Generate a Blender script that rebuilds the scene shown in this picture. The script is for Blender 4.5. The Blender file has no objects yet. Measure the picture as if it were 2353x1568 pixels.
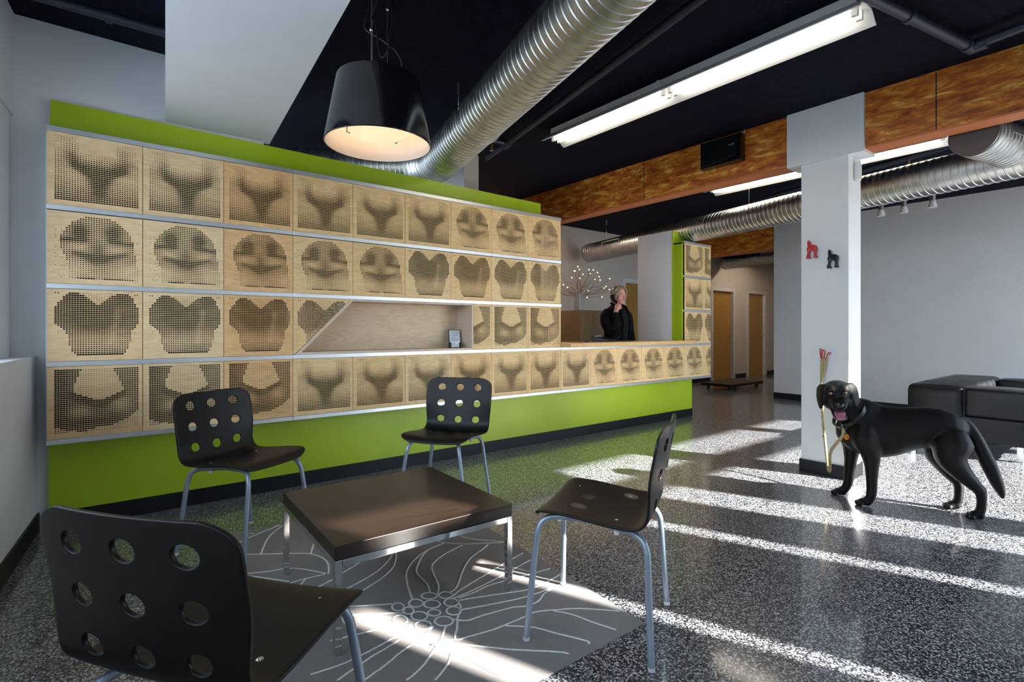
import bpy, bmesh, math, random
from mathutils import Vector, Matrix, Quaternion

random.seed(7)
SC = bpy.context.scene
COL = SC.collection
PI = math.pi

# ------------------------------------------------------------------ camera
H_CAM = 1.13
F_PX = 1198.0
cam_d = bpy.data.cameras.new('camera')
cam_d.sensor_fit = 'HORIZONTAL'
cam_d.sensor_width = 36.0
cam_d.lens = 36.0 * F_PX / 2353.0
cam_d.shift_y = -(784.0 - 758.0) / 2353.0
cam_d.clip_start = 0.02
cam_d.clip_end = 200
cam = bpy.data.objects.new('camera', cam_d)
COL.objects.link(cam)
cam.location = (0, 0, H_CAM)
CAM_ANG = math.radians(51.7)
cam.rotation_euler = (PI / 2, 0, CAM_ANG - PI / 2)
SC.camera = cam

# ------------------------------------------------------------------ world, sun, exposure
SUN_DROP = Vector((-0.693, 1.767, -1.0))          # travel direction of the sunlight
world = bpy.data.worlds.new('world')
SC.world = world
world.use_nodes = True
wn = world.node_tree
wn.nodes.clear()
w_out = wn.nodes.new('ShaderNodeOutputWorld')
w_bg = wn.nodes.new('ShaderNodeBackground')
w_bg.inputs['Color'].default_value = (0.66, 0.83, 1.0, 1)      # even, lightly hazy blue sky
w_bg.inputs['Strength'].default_value = 5.8
wn.links.new(w_bg.outputs[0], w_out.inputs['Surface'])

sun_d = bpy.data.lights.new('sun', 'SUN')
sun_d.energy = 32.0
sun_d.angle = math.radians(0.9)
sun_d.color = (1.0, 0.95, 0.87)
sun = bpy.data.objects.new('sun', sun_d)
COL.objects.link(sun)
sun.location = (6, -9, 7)
sun.rotation_euler = SUN_DROP.to_track_quat('-Z', 'Y').to_euler()

SC.view_settings.view_transform = 'Standard'
SC.view_settings.look = 'None'
SC.view_settings.gamma = 1.0
SC.view_settings.use_curve_mapping = False
SC.view_settings.exposure = 0.3
try:
    SC.cycles.max_bounces = 8
    SC.cycles.diffuse_bounces = 5
    SC.cycles.glossy_bounces = 4
    SC.cycles.sample_clamp_indirect = 4.0
    SC.cycles.caustics_reflective = True
    SC.cycles.blur_glossy = 0.6
    SC.cycles.caustics_refractive = False
except Exception:
    pass

# ------------------------------------------------------------------ mesh helpers
def V(*a):
    return Vector(a)

class MB:
    """collects shapes and links them as one mesh object"""
    def __init__(self):
        self.v = []
        self.f = []
    def add(self, vs, fs):
        o = len(self.v)
        self.v += [tuple(p) for p in vs]
        self.f += [tuple(i + o for i in q) for q in fs]
        return self
    def box(self, x0, x1, y0, y1, z0, z1):
        vs = [(x0, y0, z0), (x1, y0, z0), (x1, y1, z0), (x0, y1, z0), (x0, y0, z1), (x1, y0, z1), (x1, y1, z1), (x0, y1, z1)]
        return self.add(vs, [(0, 3, 2, 1), (4, 5, 6, 7), (0, 1, 5, 4), (1, 2, 6, 5), (2, 3, 7, 6), (3, 0, 4, 7)])
    def prism(self, pts, axis, a, b):
        """outline pts (2D) extruded along axis 'x','y' or 'z' from a to b"""
        n = len(pts)
        def put(p, t):
            return {'x': (t, p[0], p[1]), 'y': (p[0], t, p[1]), 'z': (p[0], p[1], t)}[axis]
        vs = [put(p, a) for p in pts] + [put(p, b) for p in pts]
        fs = [tuple(range(n)), tuple(range(2 * n - 1, n - 1, -1))]
        fs += [(i, i + n, (i + 1) % n + n, (i + 1) % n) for i in range(n)]
        return self.add(vs, fs)
    def rings(self, rings, close=True, cap=True):
        n = len(rings[0])
        vs = [p for r in rings for p in r]
        fs = []
        for k in range(len(rings) - 1):
            for i in range(n if close else n - 1):
                j = (i + 1) % n
                fs.append((k * n + i, k * n + j, (k + 1) * n + j, (k + 1) * n + i))
        if cap and close:
            fs.append(tuple(range(n - 1, -1, -1)))
            fs.append(tuple(range((len(rings) - 1) * n, len(rings) * n)))
        return self.add(vs, fs)
    def tube(self, pts, r, n=10, cap=True, closed=False, flat=1.0):
        pts = [Vector(p) for p in pts]
        if not hasattr(r, '__len__'):
            r = [r] * len(pts)
        if closed:
            pts = pts + [pts[0], pts[1]]
            r = list(r) + [r[0], r[1]]
        tg = []
        for i in range(len(pts)):
            a = pts[max(i - 1, 0)]
            b = pts[min(i + 1, len(pts) - 1)]
            t = (b - a)
            tg.append(t.normalized() if t.length > 1e-9 else Vector((0, 0, 1)))
        up = Vector((0, 0, 1)) if abs(tg[0].z) < 0.9 else Vector((1, 0, 0))
        nx = up.cross(tg[0]).normalized()
        rg = []
        for i, p in enumerate(pts):
            if i:
                q = tg[i - 1].rotation_difference(tg[i])
                nx = (q @ nx)
                nx = (nx - tg[i] * nx.dot(tg[i])).normalized()
            ny = tg[i].cross(nx)
            rg.append([p + nx * (math.cos(2 * PI * k / n) * r[i]) + ny * (math.sin(2 * PI * k / n) * r[i] * flat) for k in range(n)])
        return self.rings(rg, cap=cap and not closed)
    def lathe(self, prof, c=(0, 0, 0), n=32, cap=False):
        rg = [[(c[0] + r * math.cos(2 * PI * k / n), c[1] + r * math.sin(2 * PI * k / n), c[2] + z) for k in range(n)] for r, z in prof]
        return self.rings(rg, cap=cap)
    def ball(self, c, r, n=12, m=8, q=None):
        if not hasattr(r, '__len__'):
            r = (r, r, r)
        rg = []
        for i in range(m + 1):
            t = -PI / 2 + PI * i / m
            t = max(min(t, PI / 2 - 0.02), -PI / 2 + 0.02)
            ring = []
            for k in range(n):
                p = Vector((r[0] * math.cos(t) * math.cos(2 * PI * k / n), r[1] * math.cos(t) * math.sin(2 * PI * k / n), r[2] * math.sin(t)))
                if q is not None:
                    p = q @ p
                ring.append(p + Vector(c))
            rg.append(ring)
        return self.rings(rg)
    def xf(self, M):
        self.v = [tuple(M @ Vector(p)) for p in self.v]
        return self
    def mesh(self, name, smooth=None):
        me = bpy.data.meshes.new(name)
        me.from_pydata(self.v, [], self.f)
        me.validate()
        bm = bmesh.new()
        bm.from_mesh(me)
        bmesh.ops.recalc_face_normals(bm, faces=bm.faces[:])
        bm.to_mesh(me)
        bm.free()
        if smooth is not None:
            me.polygons.foreach_set('use_smooth', [True] * len(me.polygons))
            if smooth < 179:
                me.set_sharp_from_angle(angle=math.radians(smooth))
        return me
    def build(self, name, mat, parent=None, smooth=None, bevel=0, seg=2):
        return link(name, self.mesh(name, smooth), mat, parent, bevel, seg)

def link(name, me, mat, parent=None, bevel=0, seg=2):
    o = bpy.data.objects.new(name, me)
    if mat is not None and not me.materials:
        me.materials.append(mat)
    COL.objects.link(o)
    if parent is not None:
        o.parent = parent
    if bevel:
        b = o.modifiers.new('bevel', 'BEVEL')
        b.width = bevel
        b.segments = seg
        b.limit_method = 'ANGLE'
        b.angle_limit = math.radians(40)
    return o

def tag(o, label=None, cat=None, group=None, kind=None):
    if label: o['label'] = label
    if cat: o['category'] = cat
    if group: o['group'] = group
    if kind: o['kind'] = kind
    return o

def empty(name, loc=(0, 0, 0), rz=0.0):
    o = bpy.data.objects.new(name, None)
    o.empty_display_size = 0.1
    COL.objects.link(o)
    o.location = loc
    o.rotation_euler = (0, 0, rz)
    return o

def copy_tree(o, parent=None):
    c = o.copy()
    COL.objects.link(c)
    c.parent = parent
    for ch in list(o.children):
        copy_tree(ch, c)
    return c

def catmull(pts, n=6, closed=False):
    pts = [Vector(p) for p in pts]
    out = []
    m = len(pts)
    rng = m if closed else m - 1
    for i in range(rng):
        p0 = pts[(i - 1) % m] if closed else pts[max(i - 1, 0)]
        p1 = pts[i]
        p2 = pts[(i + 1) % m]
        p3 = pts[(i + 2) % m] if closed else pts[min(i + 2, m - 1)]
        for k in range(n):
            t = k / n
            out.append(0.5 * ((2 * p1) + (p2 - p0) * t + (2 * p0 - 5 * p1 + 4 * p2 - p3) * t * t + (3 * p1 - p0 - 3 * p2 + p3) * t ** 3))
    if not closed:
        out.append(pts[-1])
    return out

def lerp_list(vals, n):
    out = []
    for i in range(len(vals) - 1):
        for k in range(n):
            t = k / n
            out.append(vals[i] * (1 - t) + vals[i + 1] * t)
    out.append(vals[-1])
    return out

def fuse(mb, name, mat, voxel, smooth_iter=6, parent=None, factor=0.5):
    """voxel-fuse overlapping shapes into one continuous smooth skin"""
    me = mb.mesh(name)
    o = bpy.data.objects.new(name, me)
    COL.objects.link(o)
    r = o.modifiers.new('remesh', 'REMESH')
    r.mode = 'VOXEL'
    r.voxel_size = voxel
    s = o.modifiers.new('smooth', 'SMOOTH')
    s.factor = factor
    s.iterations = smooth_iter
    dg = bpy.context.evaluated_depsgraph_get()
    nm = bpy.data.meshes.new_from_object(o.evaluated_get(dg))
    nm.name = name
    o.modifiers.clear()
    o.data = nm
    bpy.data.meshes.remove(me)
    nm.polygons.foreach_set('use_smooth', [True] * len(nm.polygons))
    nm.materials.clear()
    nm.materials.append(mat)
    if parent is not None:
        o.parent = parent
    return o

# ------------------------------------------------------------------ materials
def new_mat(name):
    m = bpy.data.materials.new(name)
    m.use_nodes = True
    nt = m.node_tree
    b = nt.nodes['Principled BSDF']
    return m, nt, b

def N(nt, typ, **kw):
    n = nt.nodes.new(typ)
    for k, v in kw.items():
        if k.startswith('i_'):
            n.inputs[k[2:].replace('_', ' ')].default_value = v
        else:
            setattr(n, k, v)
    return n

def ramp(nt, fac, stops, interp='LINEAR'):
    r = nt.nodes.new('ShaderNodeValToRGB')
    r.color_ramp.interpolation = interp
    els = r.color_ramp.elements
    while len(els) < len(stops):
        els.new(0.5)
    for e, (p, c) in zip(els, stops):
        e.position = p
        e.color = (c[0], c[1], c[2], 1)
    nt.links.new(fac, r.inputs['Fac'])
    return r.outputs['Color']

def coords(nt, scale=(1, 1, 1), rand=0.0, rot=(0, 0, 0)):
    tc = nt.nodes.new('ShaderNodeTexCoord')
    mp = nt.nodes.new('ShaderNodeMapping')
    mp.inputs['Scale'].default_value = scale
    mp.inputs['Rotation'].default_value = rot
    nt.links.new(tc.outputs['Object'], mp.inputs['Vector'])
    if rand:
        oi = nt.nodes.new('ShaderNodeObjectInfo')
        mu = nt.nodes.new('ShaderNodeMath')
        mu.operation = 'MULTIPLY'
        mu.inputs[1].default_value = rand
        nt.links.new(oi.outputs['Random'], mu.inputs[0])
        cb = nt.nodes.new('ShaderNodeCombineXYZ')
        for k in range(3):
            nt.links.new(mu.outputs[0], cb.inputs[k])
        nt.links.new(cb.outputs[0], mp.inputs['Location'])
    return mp.outputs['Vector']

def noise(nt, vec, scale, detail=3, rough=0.5, dist=0.0):
    n = nt.nodes.new('ShaderNodeTexNoise')
    n.inputs['Scale'].default_value = scale
    n.inputs['Detail'].default_value = detail
    n.inputs['Roughness'].default_value = rough
    n.inputs['Distortion'].default_value = dist
    nt.links.new(vec, n.inputs['Vector'])
    return n.outputs['Fac']

def bump(nt, b, h, strength=0.2, dist=0.002):
    n = nt.nodes.new('ShaderNodeBump')
    n.inputs['Strength'].default_value = strength
    n.inputs['Distance'].default_value = dist
    nt.links.new(h, n.inputs['Height'])
    nt.links.new(n.outputs[0], b.inputs['Normal'])

def plain(name, col, rough=0.5, metal=0.0, var=0.08, vscale=6.0, bumpv=0.0, bscale=200, coat=0.0, spec=None, coatr=0.1):
    m, nt, b = new_mat(name)
    vec = coords(nt)
    f = noise(nt, vec, vscale, 3)
    lo = [c * (1 - var) for c in col]
    hi = [min(1, c * (1 + var)) for c in col]
    nt.links.new(ramp(nt, f, [(0.3, lo), (0.7, hi)]), b.inputs['Base Color'])
    b.inputs['Roughness'].default_value = rough
    b.inputs['Metallic'].default_value = metal
    if spec is not None:
        b.inputs['Specular IOR Level'].default_value = spec
    if coat:
        b.inputs['Coat Weight'].default_value = coat
        b.inputs['Coat Roughness'].default_value = coatr
    if bumpv:
        bump(nt, b, noise(nt, vec, bscale, 2), bumpv)
    return m

def emit(name, col, strength):
    m, nt, b = new_mat(name)
    b.inputs['Base Color'].default_value = (*col, 1)
    b.inputs['Emission Color'].default_value = (*col, 1)
    b.inputs['Emission Strength'].default_value = strength
    return m

M = {}
M['white_wall'] = plain('white_wall', (0.70, 0.71, 0.72), 0.6, var=0.02, bumpv=0.05, bscale=90)
M['grey_wall'] = plain('grey_wall', (0.60, 0.60, 0.60), 0.6, var=0.02, bumpv=0.05, bscale=90)
M['hall_wall'] = plain('hall_wall', (0.62, 0.57, 0.52), 0.6, var=0.02, bumpv=0.05, bscale=90)
M['green'] = plain('green', (0.36, 0.50, 0.006), 0.38, var=0.03, bumpv=0.03, bscale=120)
M['black_base'] = plain('black_base', (0.008, 0.009, 0.011), 0.4, var=0.1, spec=0.25)
M['panel_shade'] = plain('panel_shade', (0.012, 0.014, 0.005), 0.9, spec=0.1)  # near-black colour standing in for the shade behind the perforated panels
M['hole_shade'] = plain('hole_shade', (0.045, 0.026, 0.012), 0.8)      # shade inside the panel holes, put into the colour of their walls
M['white_metal'] = plain('white_metal', (0.75, 0.75, 0.74), 0.35, var=0.02)
M['ceil_pipe'] = plain('ceil_pipe', (0.020, 0.025, 0.046), 0.45)
M['black_plastic'] = plain('black_plastic', (0.006, 0.006, 0.007), 0.3, spec=0.3)
M['black_gloss'] = plain('black_gloss', (0.006, 0.006, 0.007), 0.12, spec=0.6)
M['chrome'] = plain('chrome', (0.78, 0.78, 0.78), 0.08, 1.0, var=0.02)
M['steel'] = plain('steel', (0.55, 0.55, 0.54), 0.3, 1.0, var=0.05)
M['silver_paint'] = plain('silver_paint', (0.30, 0.36, 0.44), 0.38, 0.55, var=0.03)
M['clip'] = plain('clip', (0.70, 0.70, 0.72), 0.4)
M['red'] = plain('red', (0.50, 0.012, 0.016), 0.35)
M['dog_black'] = None
M['white_paper'] = plain('white_paper', (0.72, 0.75, 0.80), 0.6, var=0.03)
M['paper_green'] = plain('paper_green', (0.42, 0.58, 0.40), 0.6)
M['print_grey'] = plain('print_grey', (0.25, 0.26, 0.30), 0.6)
M['frost'] = plain('frost', (0.7, 0.7, 0.7), 0.5)
M['copper'] = plain('copper', (0.45, 0.2, 0.1), 0.4, 0.8)
M['tube'] = emit('tube', (1.0, 0.90, 0.76), 9.0)
M['tube_warm'] = emit('tube_warm', (1.0, 0.82, 0.64), 60.0)
M['bulb'] = emit('bulb', (1.0, 0.60, 0.24), 5.0)
M['lens'] = emit('lens', (1.0, 0.74, 0.46), 0.7)
M['rim_light'] = plain('rim_light', (0.62, 0.55, 0.48), 0.45, var=0.02)

# epoxy flake floor
m, nt, b = new_mat('flake_floor')
vec = coords(nt)
vo = N(nt, 'ShaderNodeTexVoronoi', feature='F1')
vo.inputs['Scale'].default_value = 190
nt.links.new(vec, vo.inputs['Vector'])
sep = N(nt, 'ShaderNodeSeparateColor')
nt.links.new(vo.outputs['Color'], sep.inputs[0])
c1 = ramp(nt, sep.outputs[0], [(0.0, (0.008, 0.009, 0.012)), (0.36, (0.020, 0.023, 0.030)), (0.56, (0.10, 0.11, 0.125)), (0.76, (0.32, 0.34, 0.36)), (0.95, (0.72, 0.74, 0.76))])
big = noise(nt, vec, 1.2, 2)
mx = N(nt, 'ShaderNodeMix', data_type='RGBA', blend_type='MULTIPLY')
mx.inputs[0].default_value = 1.0
nt.links.new(c1, mx.inputs[6])
nt.links.new(ramp(nt, big, [(0.3, (0.85, 0.86, 0.9)), (0.7, (1.0, 1.0, 1.0))]), mx.inputs[7])
nt.links.new(mx.outputs[2], b.inputs['Base Color'])
b.inputs['Roughness'].default_value = 0.30
b.inputs['Coat Weight'].default_value = 0.8
b.inputs['Coat Roughness'].default_value = 0.10
bump(nt, b, noise(nt, vec, 60, 2), 0.06, 0.002)
M['floor'] = m

# dark stucco ceiling
m, nt, b = new_mat('dark_ceiling')
vec = coords(nt)
f = noise(nt, vec, 26, 6, 0.65)
nt.links.new(ramp(nt, f, [(0.35, (0.003, 0.004, 0.010)), (0.75, (0.010, 0.013, 0.030))]), b.inputs['Base Color'])
b.inputs['Specular IOR Level'].default_value = 0.10
b.inputs['Roughness'].default_value = 0.75
bump(nt, b, noise(nt, vec, 55, 6, 0.7), 0.9, 0.012)
M['ceiling'] = m

# birch plywood (tint from the object colour)
def birch(name, base, dark, rough=0.45, use_tint=True):
    m, nt, b = new_mat(name)
    vec = coords(nt, (1.0, 1.0, 3.2), rand=37.0)
    f = noise(nt, vec, 2.6, 3, 0.5, 1.2)
    wv = N(nt, 'ShaderNodeMath', operation='SINE')
    mu = N(nt, 'ShaderNodeMath', operation='MULTIPLY')
    mu.inputs[1].default_value = 30.0
    nt.links.new(f, mu.inputs[0])
    nt.links.new(mu.outputs[0], wv.inputs[0])
    fine = noise(nt, coords(nt, (6, 6, 90), rand=11.0), 3.0, 3)
    ad = N(nt, 'ShaderNodeMath', operation='MULTIPLY_ADD')
    ad.inputs[1].default_value = 0.11
    nt.links.new(wv.outputs[0], ad.inputs[0])
    nt.links.new(fine, ad.inputs[2])
    col = ramp(nt, ad.outputs[0], [(0.15, dark), (0.75, base)])
    if use_tint:
        oi = N(nt, 'ShaderNodeObjectInfo')
        mx = N(nt, 'ShaderNodeMix', data_type='RGBA', blend_type='MULTIPLY')
        mx.inputs[0].default_value = 1.0
        nt.links.new(col, mx.inputs[6])
        nt.links.new(oi.outputs['Color'], mx.inputs[7])
        col = mx.outputs[2]
    nt.links.new(col, b.inputs['Base Color'])
    b.inputs['Roughness'].default_value = rough
    return m
M['birch'] = birch('birch', (0.82, 0.63, 0.39), (0.66, 0.46, 0.25))
M['niche_ply'] = birch('niche_ply', (0.70, 0.55, 0.37), (0.56, 0.40, 0.24), use_tint=False)
M['trim_ply'] = birch('trim_ply', (0.68, 0.53, 0.41), (0.58, 0.43, 0.31), use_tint=False)
M['counter'] = birch('counter', (0.74, 0.47, 0.20), (0.64, 0.37, 0.14), 0.25, use_tint=False)
M['door_wood'] = birch('door_wood', (0.42, 0.24, 0.055), (0.34, 0.18, 0.035), 0.35, use_tint=False)
M['cabinet_wood'] = birch('cabinet_wood', (0.34, 0.22, 0.10), (0.27, 0.16, 0.07), 0.4, use_tint=False)

# laminated beam: orange veneer with pale patches
m, nt, b = new_mat('beam_wood')
vec = coords(nt, (1, 0.30, 1.0))
f = noise(nt, vec, 19, 7, 0.66, 0.5)
f2 = noise(nt, coords(nt, (1, 0.10, 1.3)), 45, 4, 0.6)
col = ramp(nt, f, [(0.30, (0.22, 0.040, 0.002)), (0.45, (0.48, 0.115, 0.005)), (0.55, (0.66, 0.22, 0.012)), (0.66, (0.90, 0.52, 0.13))])
mx = N(nt, 'ShaderNodeMix', data_type='RGBA', blend_type='MULTIPLY')
mx.inputs[0].default_value = 1.0
nt.links.new(col, mx.inputs[6])
nt.links.new(ramp(nt, f2, [(0.3, (0.72, 0.66, 0.6)), (0.6, (1, 1, 1))]), mx.inputs[7])
nt.links.new(mx.outputs[2], b.inputs['Base Color'])
b.inputs['Roughness'].default_value = 0.45
M['beam'] = m
m, nt, b = new_mat('beam_edge')
vec = coords(nt, (40, 0.3, 40))
f = noise(nt, vec, 1.5, 3)
nt.links.new(ramp(nt, f, [(0.3, (0.36, 0.10, 0.03)), (0.7, (0.60, 0.20, 0.07))]), b.inputs['Base Color'])
b.inputs['Roughness'].default_value = 0.55
M['beam_edge'] = m

# brushed aluminium
m, nt, b = new_mat('aluminium')
f = noise(nt, coords(nt, (0.8, 60, 300)), 3, 3)
nt.links.new(ramp(nt, f, [(0.3, (0.66, 0.68, 0.71)), (0.7, (0.82, 0.83, 0.85))]), b.inputs['Base Color'])
b.inputs['Metallic'].default_value = 1.0
b.inputs['Roughness'].default_value = 0.36
M['aluminium'] = m

# galvanised duct
m, nt, b = new_mat('galvanised')
vec = coords(nt)
f = noise(nt, vec, 14, 4)
nt.links.new(ramp(nt, f, [(0.3, (0.50, 0.50, 0.48)), (0.7, (0.68, 0.68, 0.66))]), b.inputs['Base Color'])
b.inputs['Metallic'].default_value = 1.0
nt.links.new(ramp(nt, f, [(0.3, (0.30, 0.30, 0.30)), (0.7, (0.38, 0.38, 0.38))]), b.inputs['Roughness'])
M['duct'] = m
M['duct_cap'] = plain('duct_cap', (0.12, 0.10, 0.09), 0.6, 0.3)

# dark stained chair ply / table
m, nt, b = new_mat('chair_ply')
vec = coords(nt, (40, 2, 40))
f = noise(nt, vec, 2, 3)
nt.links.new(ramp(nt, f, [(0.3, (0.006, 0.005, 0.005)), (0.7, (0.010, 0.0085, 0.008))]), b.inputs['Base Color'])
b.inputs['Specular IOR Level'].default_value = 0.26
b.inputs['Roughness'].default_value = 0.40
M['chair'] = m
m, nt, b = new_mat('table_wood')
vec = coords(nt, (3, 60, 60))
f = noise(nt, vec, 2.2, 4, 0.6)
nt.links.new(ramp(nt, f, [(0.3, (0.012, 0.007, 0.0055)), (0.7, (0.026, 0.016, 0.011))]), b.inputs['Base Color'])
b.inputs['Specular IOR Level'].default_value = 0.35
b.inputs['Roughness'].default_value = 0.28
M['table'] = m

# rug
m, nt, b = new_mat('rug')
vec = coords(nt)
f = noise(nt, vec, 5, 5, 0.6)
f2 = noise(nt, vec, 420, 2)
mx = N(nt, 'ShaderNodeMix', data_type='RGBA', blend_type='MULTIPLY')
mx.inputs[0].default_value = 1.0
nt.links.new(ramp(nt, f, [(0.3, (0.27, 0.25, 0.245)), (0.7, (0.33, 0.305, 0.30))]), mx.inputs[6])
nt.links.new(ramp(nt, f2, [(0.3, (0.75, 0.75, 0.75)), (0.7, (1, 1, 1))]), mx.inputs[7])
nt.links.new(mx.outputs[2], b.inputs['Base Color'])
b.inputs['Roughness'].default_value = 0.95
b.inputs['Sheen Weight'].default_value = 0.1
bump(nt, b, f2, 0.6, 0.004)
M['rug'] = m
M['rug_line'] = plain('rug_line', (0.85, 0.85, 0.83), 0.95, var=0.1, vscale=80)

# leather, fur
m, nt, b = new_mat('leather')
vec = coords(nt)
f = noise(nt, vec, 7, 4)
nt.links.new(ramp(nt, f, [(0.3, (0.006, 0.007, 0.0085)), (0.7, (0.012, 0.0135, 0.016))]), b.inputs['Base Color'])
nt.links.new(ramp(nt, f, [(0.3, (0.34, 0.34, 0.34)), (0.7, (0.46, 0.46, 0.46))]), b.inputs['Roughness'])
b.inputs['Specular IOR Level'].default_value = 0.28
bump(nt, b, noise(nt, vec, 130, 3), 0.15, 0.002)
M['leather'] = m
m, nt, b = new_mat('black_fur')
vec = coords(nt, (1, 1, 1))
st = coords(nt, (26, 26, 190))
f = noise(nt, st, 3.0, 4, 0.6)
g = noise(nt, vec, 7, 3)
nt.links.new(ramp(nt, f, [(0.3, (0.002, 0.002, 0.0024)), (0.7, (0.006, 0.006, 0.007))]), b.inputs['Base Color'])
nt.links.new(ramp(nt, g, [(0.35, (0.30, 0.30, 0.30)), (0.65, (0.48, 0.48, 0.48))]), b.inputs['Roughness'])
b.inputs['Specular IOR Level'].default_value = 0.20
bump(nt, b, f, 0.5, 0.004)
M['fur'] = m
M['skin'] = plain('skin', (0.66, 0.31, 0.24), 0.45, var=0.06, vscale=25)
M['lips'] = plain('lips', (0.38, 0.11, 0.10), 0.4)
M['hair'] = plain('hair', (0.22, 0.17, 0.115), 0.4, var=0.45, vscale=45)
M['cloth'] = plain('cloth', (0.004, 0.004, 0.005), 0.8, var=0.2, bumpv=0.3, bscale=60, spec=0.12)
M['cloth2'] = plain('cloth2', (0.009, 0.009, 0.011), 0.8, var=0.2, spec=0.15)
M['tongue'] = plain('tongue', (0.42, 0.13, 0.19), 0.3)
M['teeth'] = plain('teeth', (0.7, 0.66, 0.6), 0.3)
M['muzzle_grey'] = plain('muzzle_grey', (0.16, 0.16, 0.17), 0.5)
M['eye_amber'] = plain('eye_amber', (0.10, 0.055, 0.03), 0.08)
M['eye_white'] = plain('eye_white', (0.7, 0.7, 0.72), 0.2)
M['orange'] = plain('orange', (0.72, 0.22, 0.02), 0.35)
M['rope'] = plain('rope', (0.42, 0.33, 0.16), 0.8, var=0.25, vscale=120)
M['concrete'] = plain('concrete', (0.10, 0.10, 0.10), 0.8, var=0.1)

# ------------------------------------------------------------------ room shell
ZC = 2.87                # ceiling
XL, XR = -0.279, 8.76    # left ledge front at the corner, right wall
YB = 3.95                # white wall behind the panels
YW = -1.75               # inner face of the window wall
YD = 6.30                # back wall with doors
XF = 14.0
LDIR = math.radians(85.0)
def xleft(x_at_corner, y):
    return x_at_corner - (YB - y) / math.tan(LDIR)

def struct(name, mb, mat, parent=None, smooth=None, bevel=0):
    o = mb.build(name, mat, parent, smooth, bevel)
    if parent is None:
        o['kind'] = 'structure'
    return o

tag(struct('floor', MB().box(-2.2, XF + 0.3, YW - 0.2, YD + 0.3, -0.2, 0.0), M['floor']), 'grey speckled glossy flake floor across the whole room', 'floor')
tag(struct('ceiling', MB().box(-2.2, XF + 0.3, YW - 0.3, YD + 0.3, ZC, ZC + 0.2), M['ceiling']), 'rough ceiling painted dark navy black', 'ceiling')

# left wall: thick lower part with a ledge, window recess, header
wl = MB()
def slab_left(mb, xc, z0, z1, y0, y1, back=-1.9):
    mb.prism([(xleft(xc, y0), y0), (xleft(xc, y1), y1), (back, y1), (back, y0)], 'z', z0, z1)
slab_left(wl, -0.279, 0, 0.982, YW, YB)
slab_left(wl, -0.385, 0.982, 2.307, 3.55, YB)
slab_left(wl, -0.385, 0.982, 2.307, YW, -1.2)
slab_left(wl, -0.372, 2.307, ZC, YW, YB)
w_left = tag(struct('wall_left', wl, M['white_wall']), 'pale left wall with a ledge at sill height', 'wall')
bb = MB()
bb.prism([(xleft(-0.279, YW), YW), (xleft(-0.279, YB), YB), (xleft(-0.267, YB), YB), (xleft(-0.267, YW), YW)], 'z', 0, 0.10)
tag(struct('baseboard_left', bb, M['black_base']), 'black baseboard along the pale left wall', 'baseboard')
# frame of the window in the recess of the left wall
fr = MB()
for yy in (-1.2, 0.1, 1.25, 2.4, 3.50):
    fr.box(xleft(-0.62, yy), xleft(-0.56, yy), yy, yy + 0.05, 0.982, 2.307)
tag(struct('window_1', fr, M['white_metal']), 'white window frame in the recess of the left wall', 'window')

# white wall behind the panels, up to the bulkhead
tag(struct('wall_back_left', MB().box(-0.75, 0.90, YB, YB + 0.12, 0, ZC), M['white_wall']), 'white wall above the green board at the left corner', 'wall')
# dropped bulkhead
u = Vector((math.cos(LDIR + 0.006), math.sin(LDIR + 0.006)))
pA = Vector((0.323, 3.95)); pB = Vector((0.943, 3.98))
def back(p, d): return (p.x - u.x * d, p.y - u.y * d)
tag(struct('trim_1', MB().prism([tuple(pA + u * 0.02), tuple(pB), back(pB, 5.2), back(pA, 5.2)], 'z', 2.447, ZC), M['white_wall']),
    'white dropped bulkhead running from the ceiling to the green board', 'bulkhead')

# window wall behind the camera: frames and solid piers
ww = MB()
T = 0.05
def pier(x0, x1, z0, z1):
    ww.box(x0, x1, YW - T, YW, z0, z1)
pier(-1.6, 2.15, 0, ZC); pier(2.15, 2.22, 0, 2.37); pier(2.34, 2.37, 0, 2.37)
pier(2.22, 2.34, 0, 0.12); pier(2.22, 2.34, 2.15, 2.37); pier(2.15, 2.67, 2.55, ZC)
pier(2.37, 2.53, 0, 2.37); pier(2.53, 2.67, 2.29, 2.37)
pier(2.53, 2.88, 0, 2.21); pier(2.67, 2.97, 2.29, ZC); pier(2.88, 2.97, 0, 0.12)
pier(2.97, 3.90, 0, ZC)
pier(3.90, 4.02, 0, 0.12); pier(3.90, 4.02, 2.272, ZC)
pier(4.02, 4.50, 0, ZC)
pier(4.50, 7.57, 0, 0.12); pier(4.50, 7.57, 2.272, 2.456); pier(4.50, 7.57, 2.773, ZC)
pier(4.84, 5.17, 0.12, 2.272)
pier(7.57, 7.80, 0, ZC)
pier(7.80, 8.60, 0, 0.12); pier(7.80, 8.60, 2.272, 2.456); pier(7.80, 8.60, 2.773, ZC)
pier(8.60, XR + 0.2, 0, ZC)
tag(struct('wall_front', ww, M['white_wall']), 'white street wall with tall window openings', 'wall')
tag(struct('ground', MB().box(-40, 50, -60, YW - T, -0.3, -0.12), M['concrete']), 'pale concrete pavement outside the windows', 'pavement')

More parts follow.
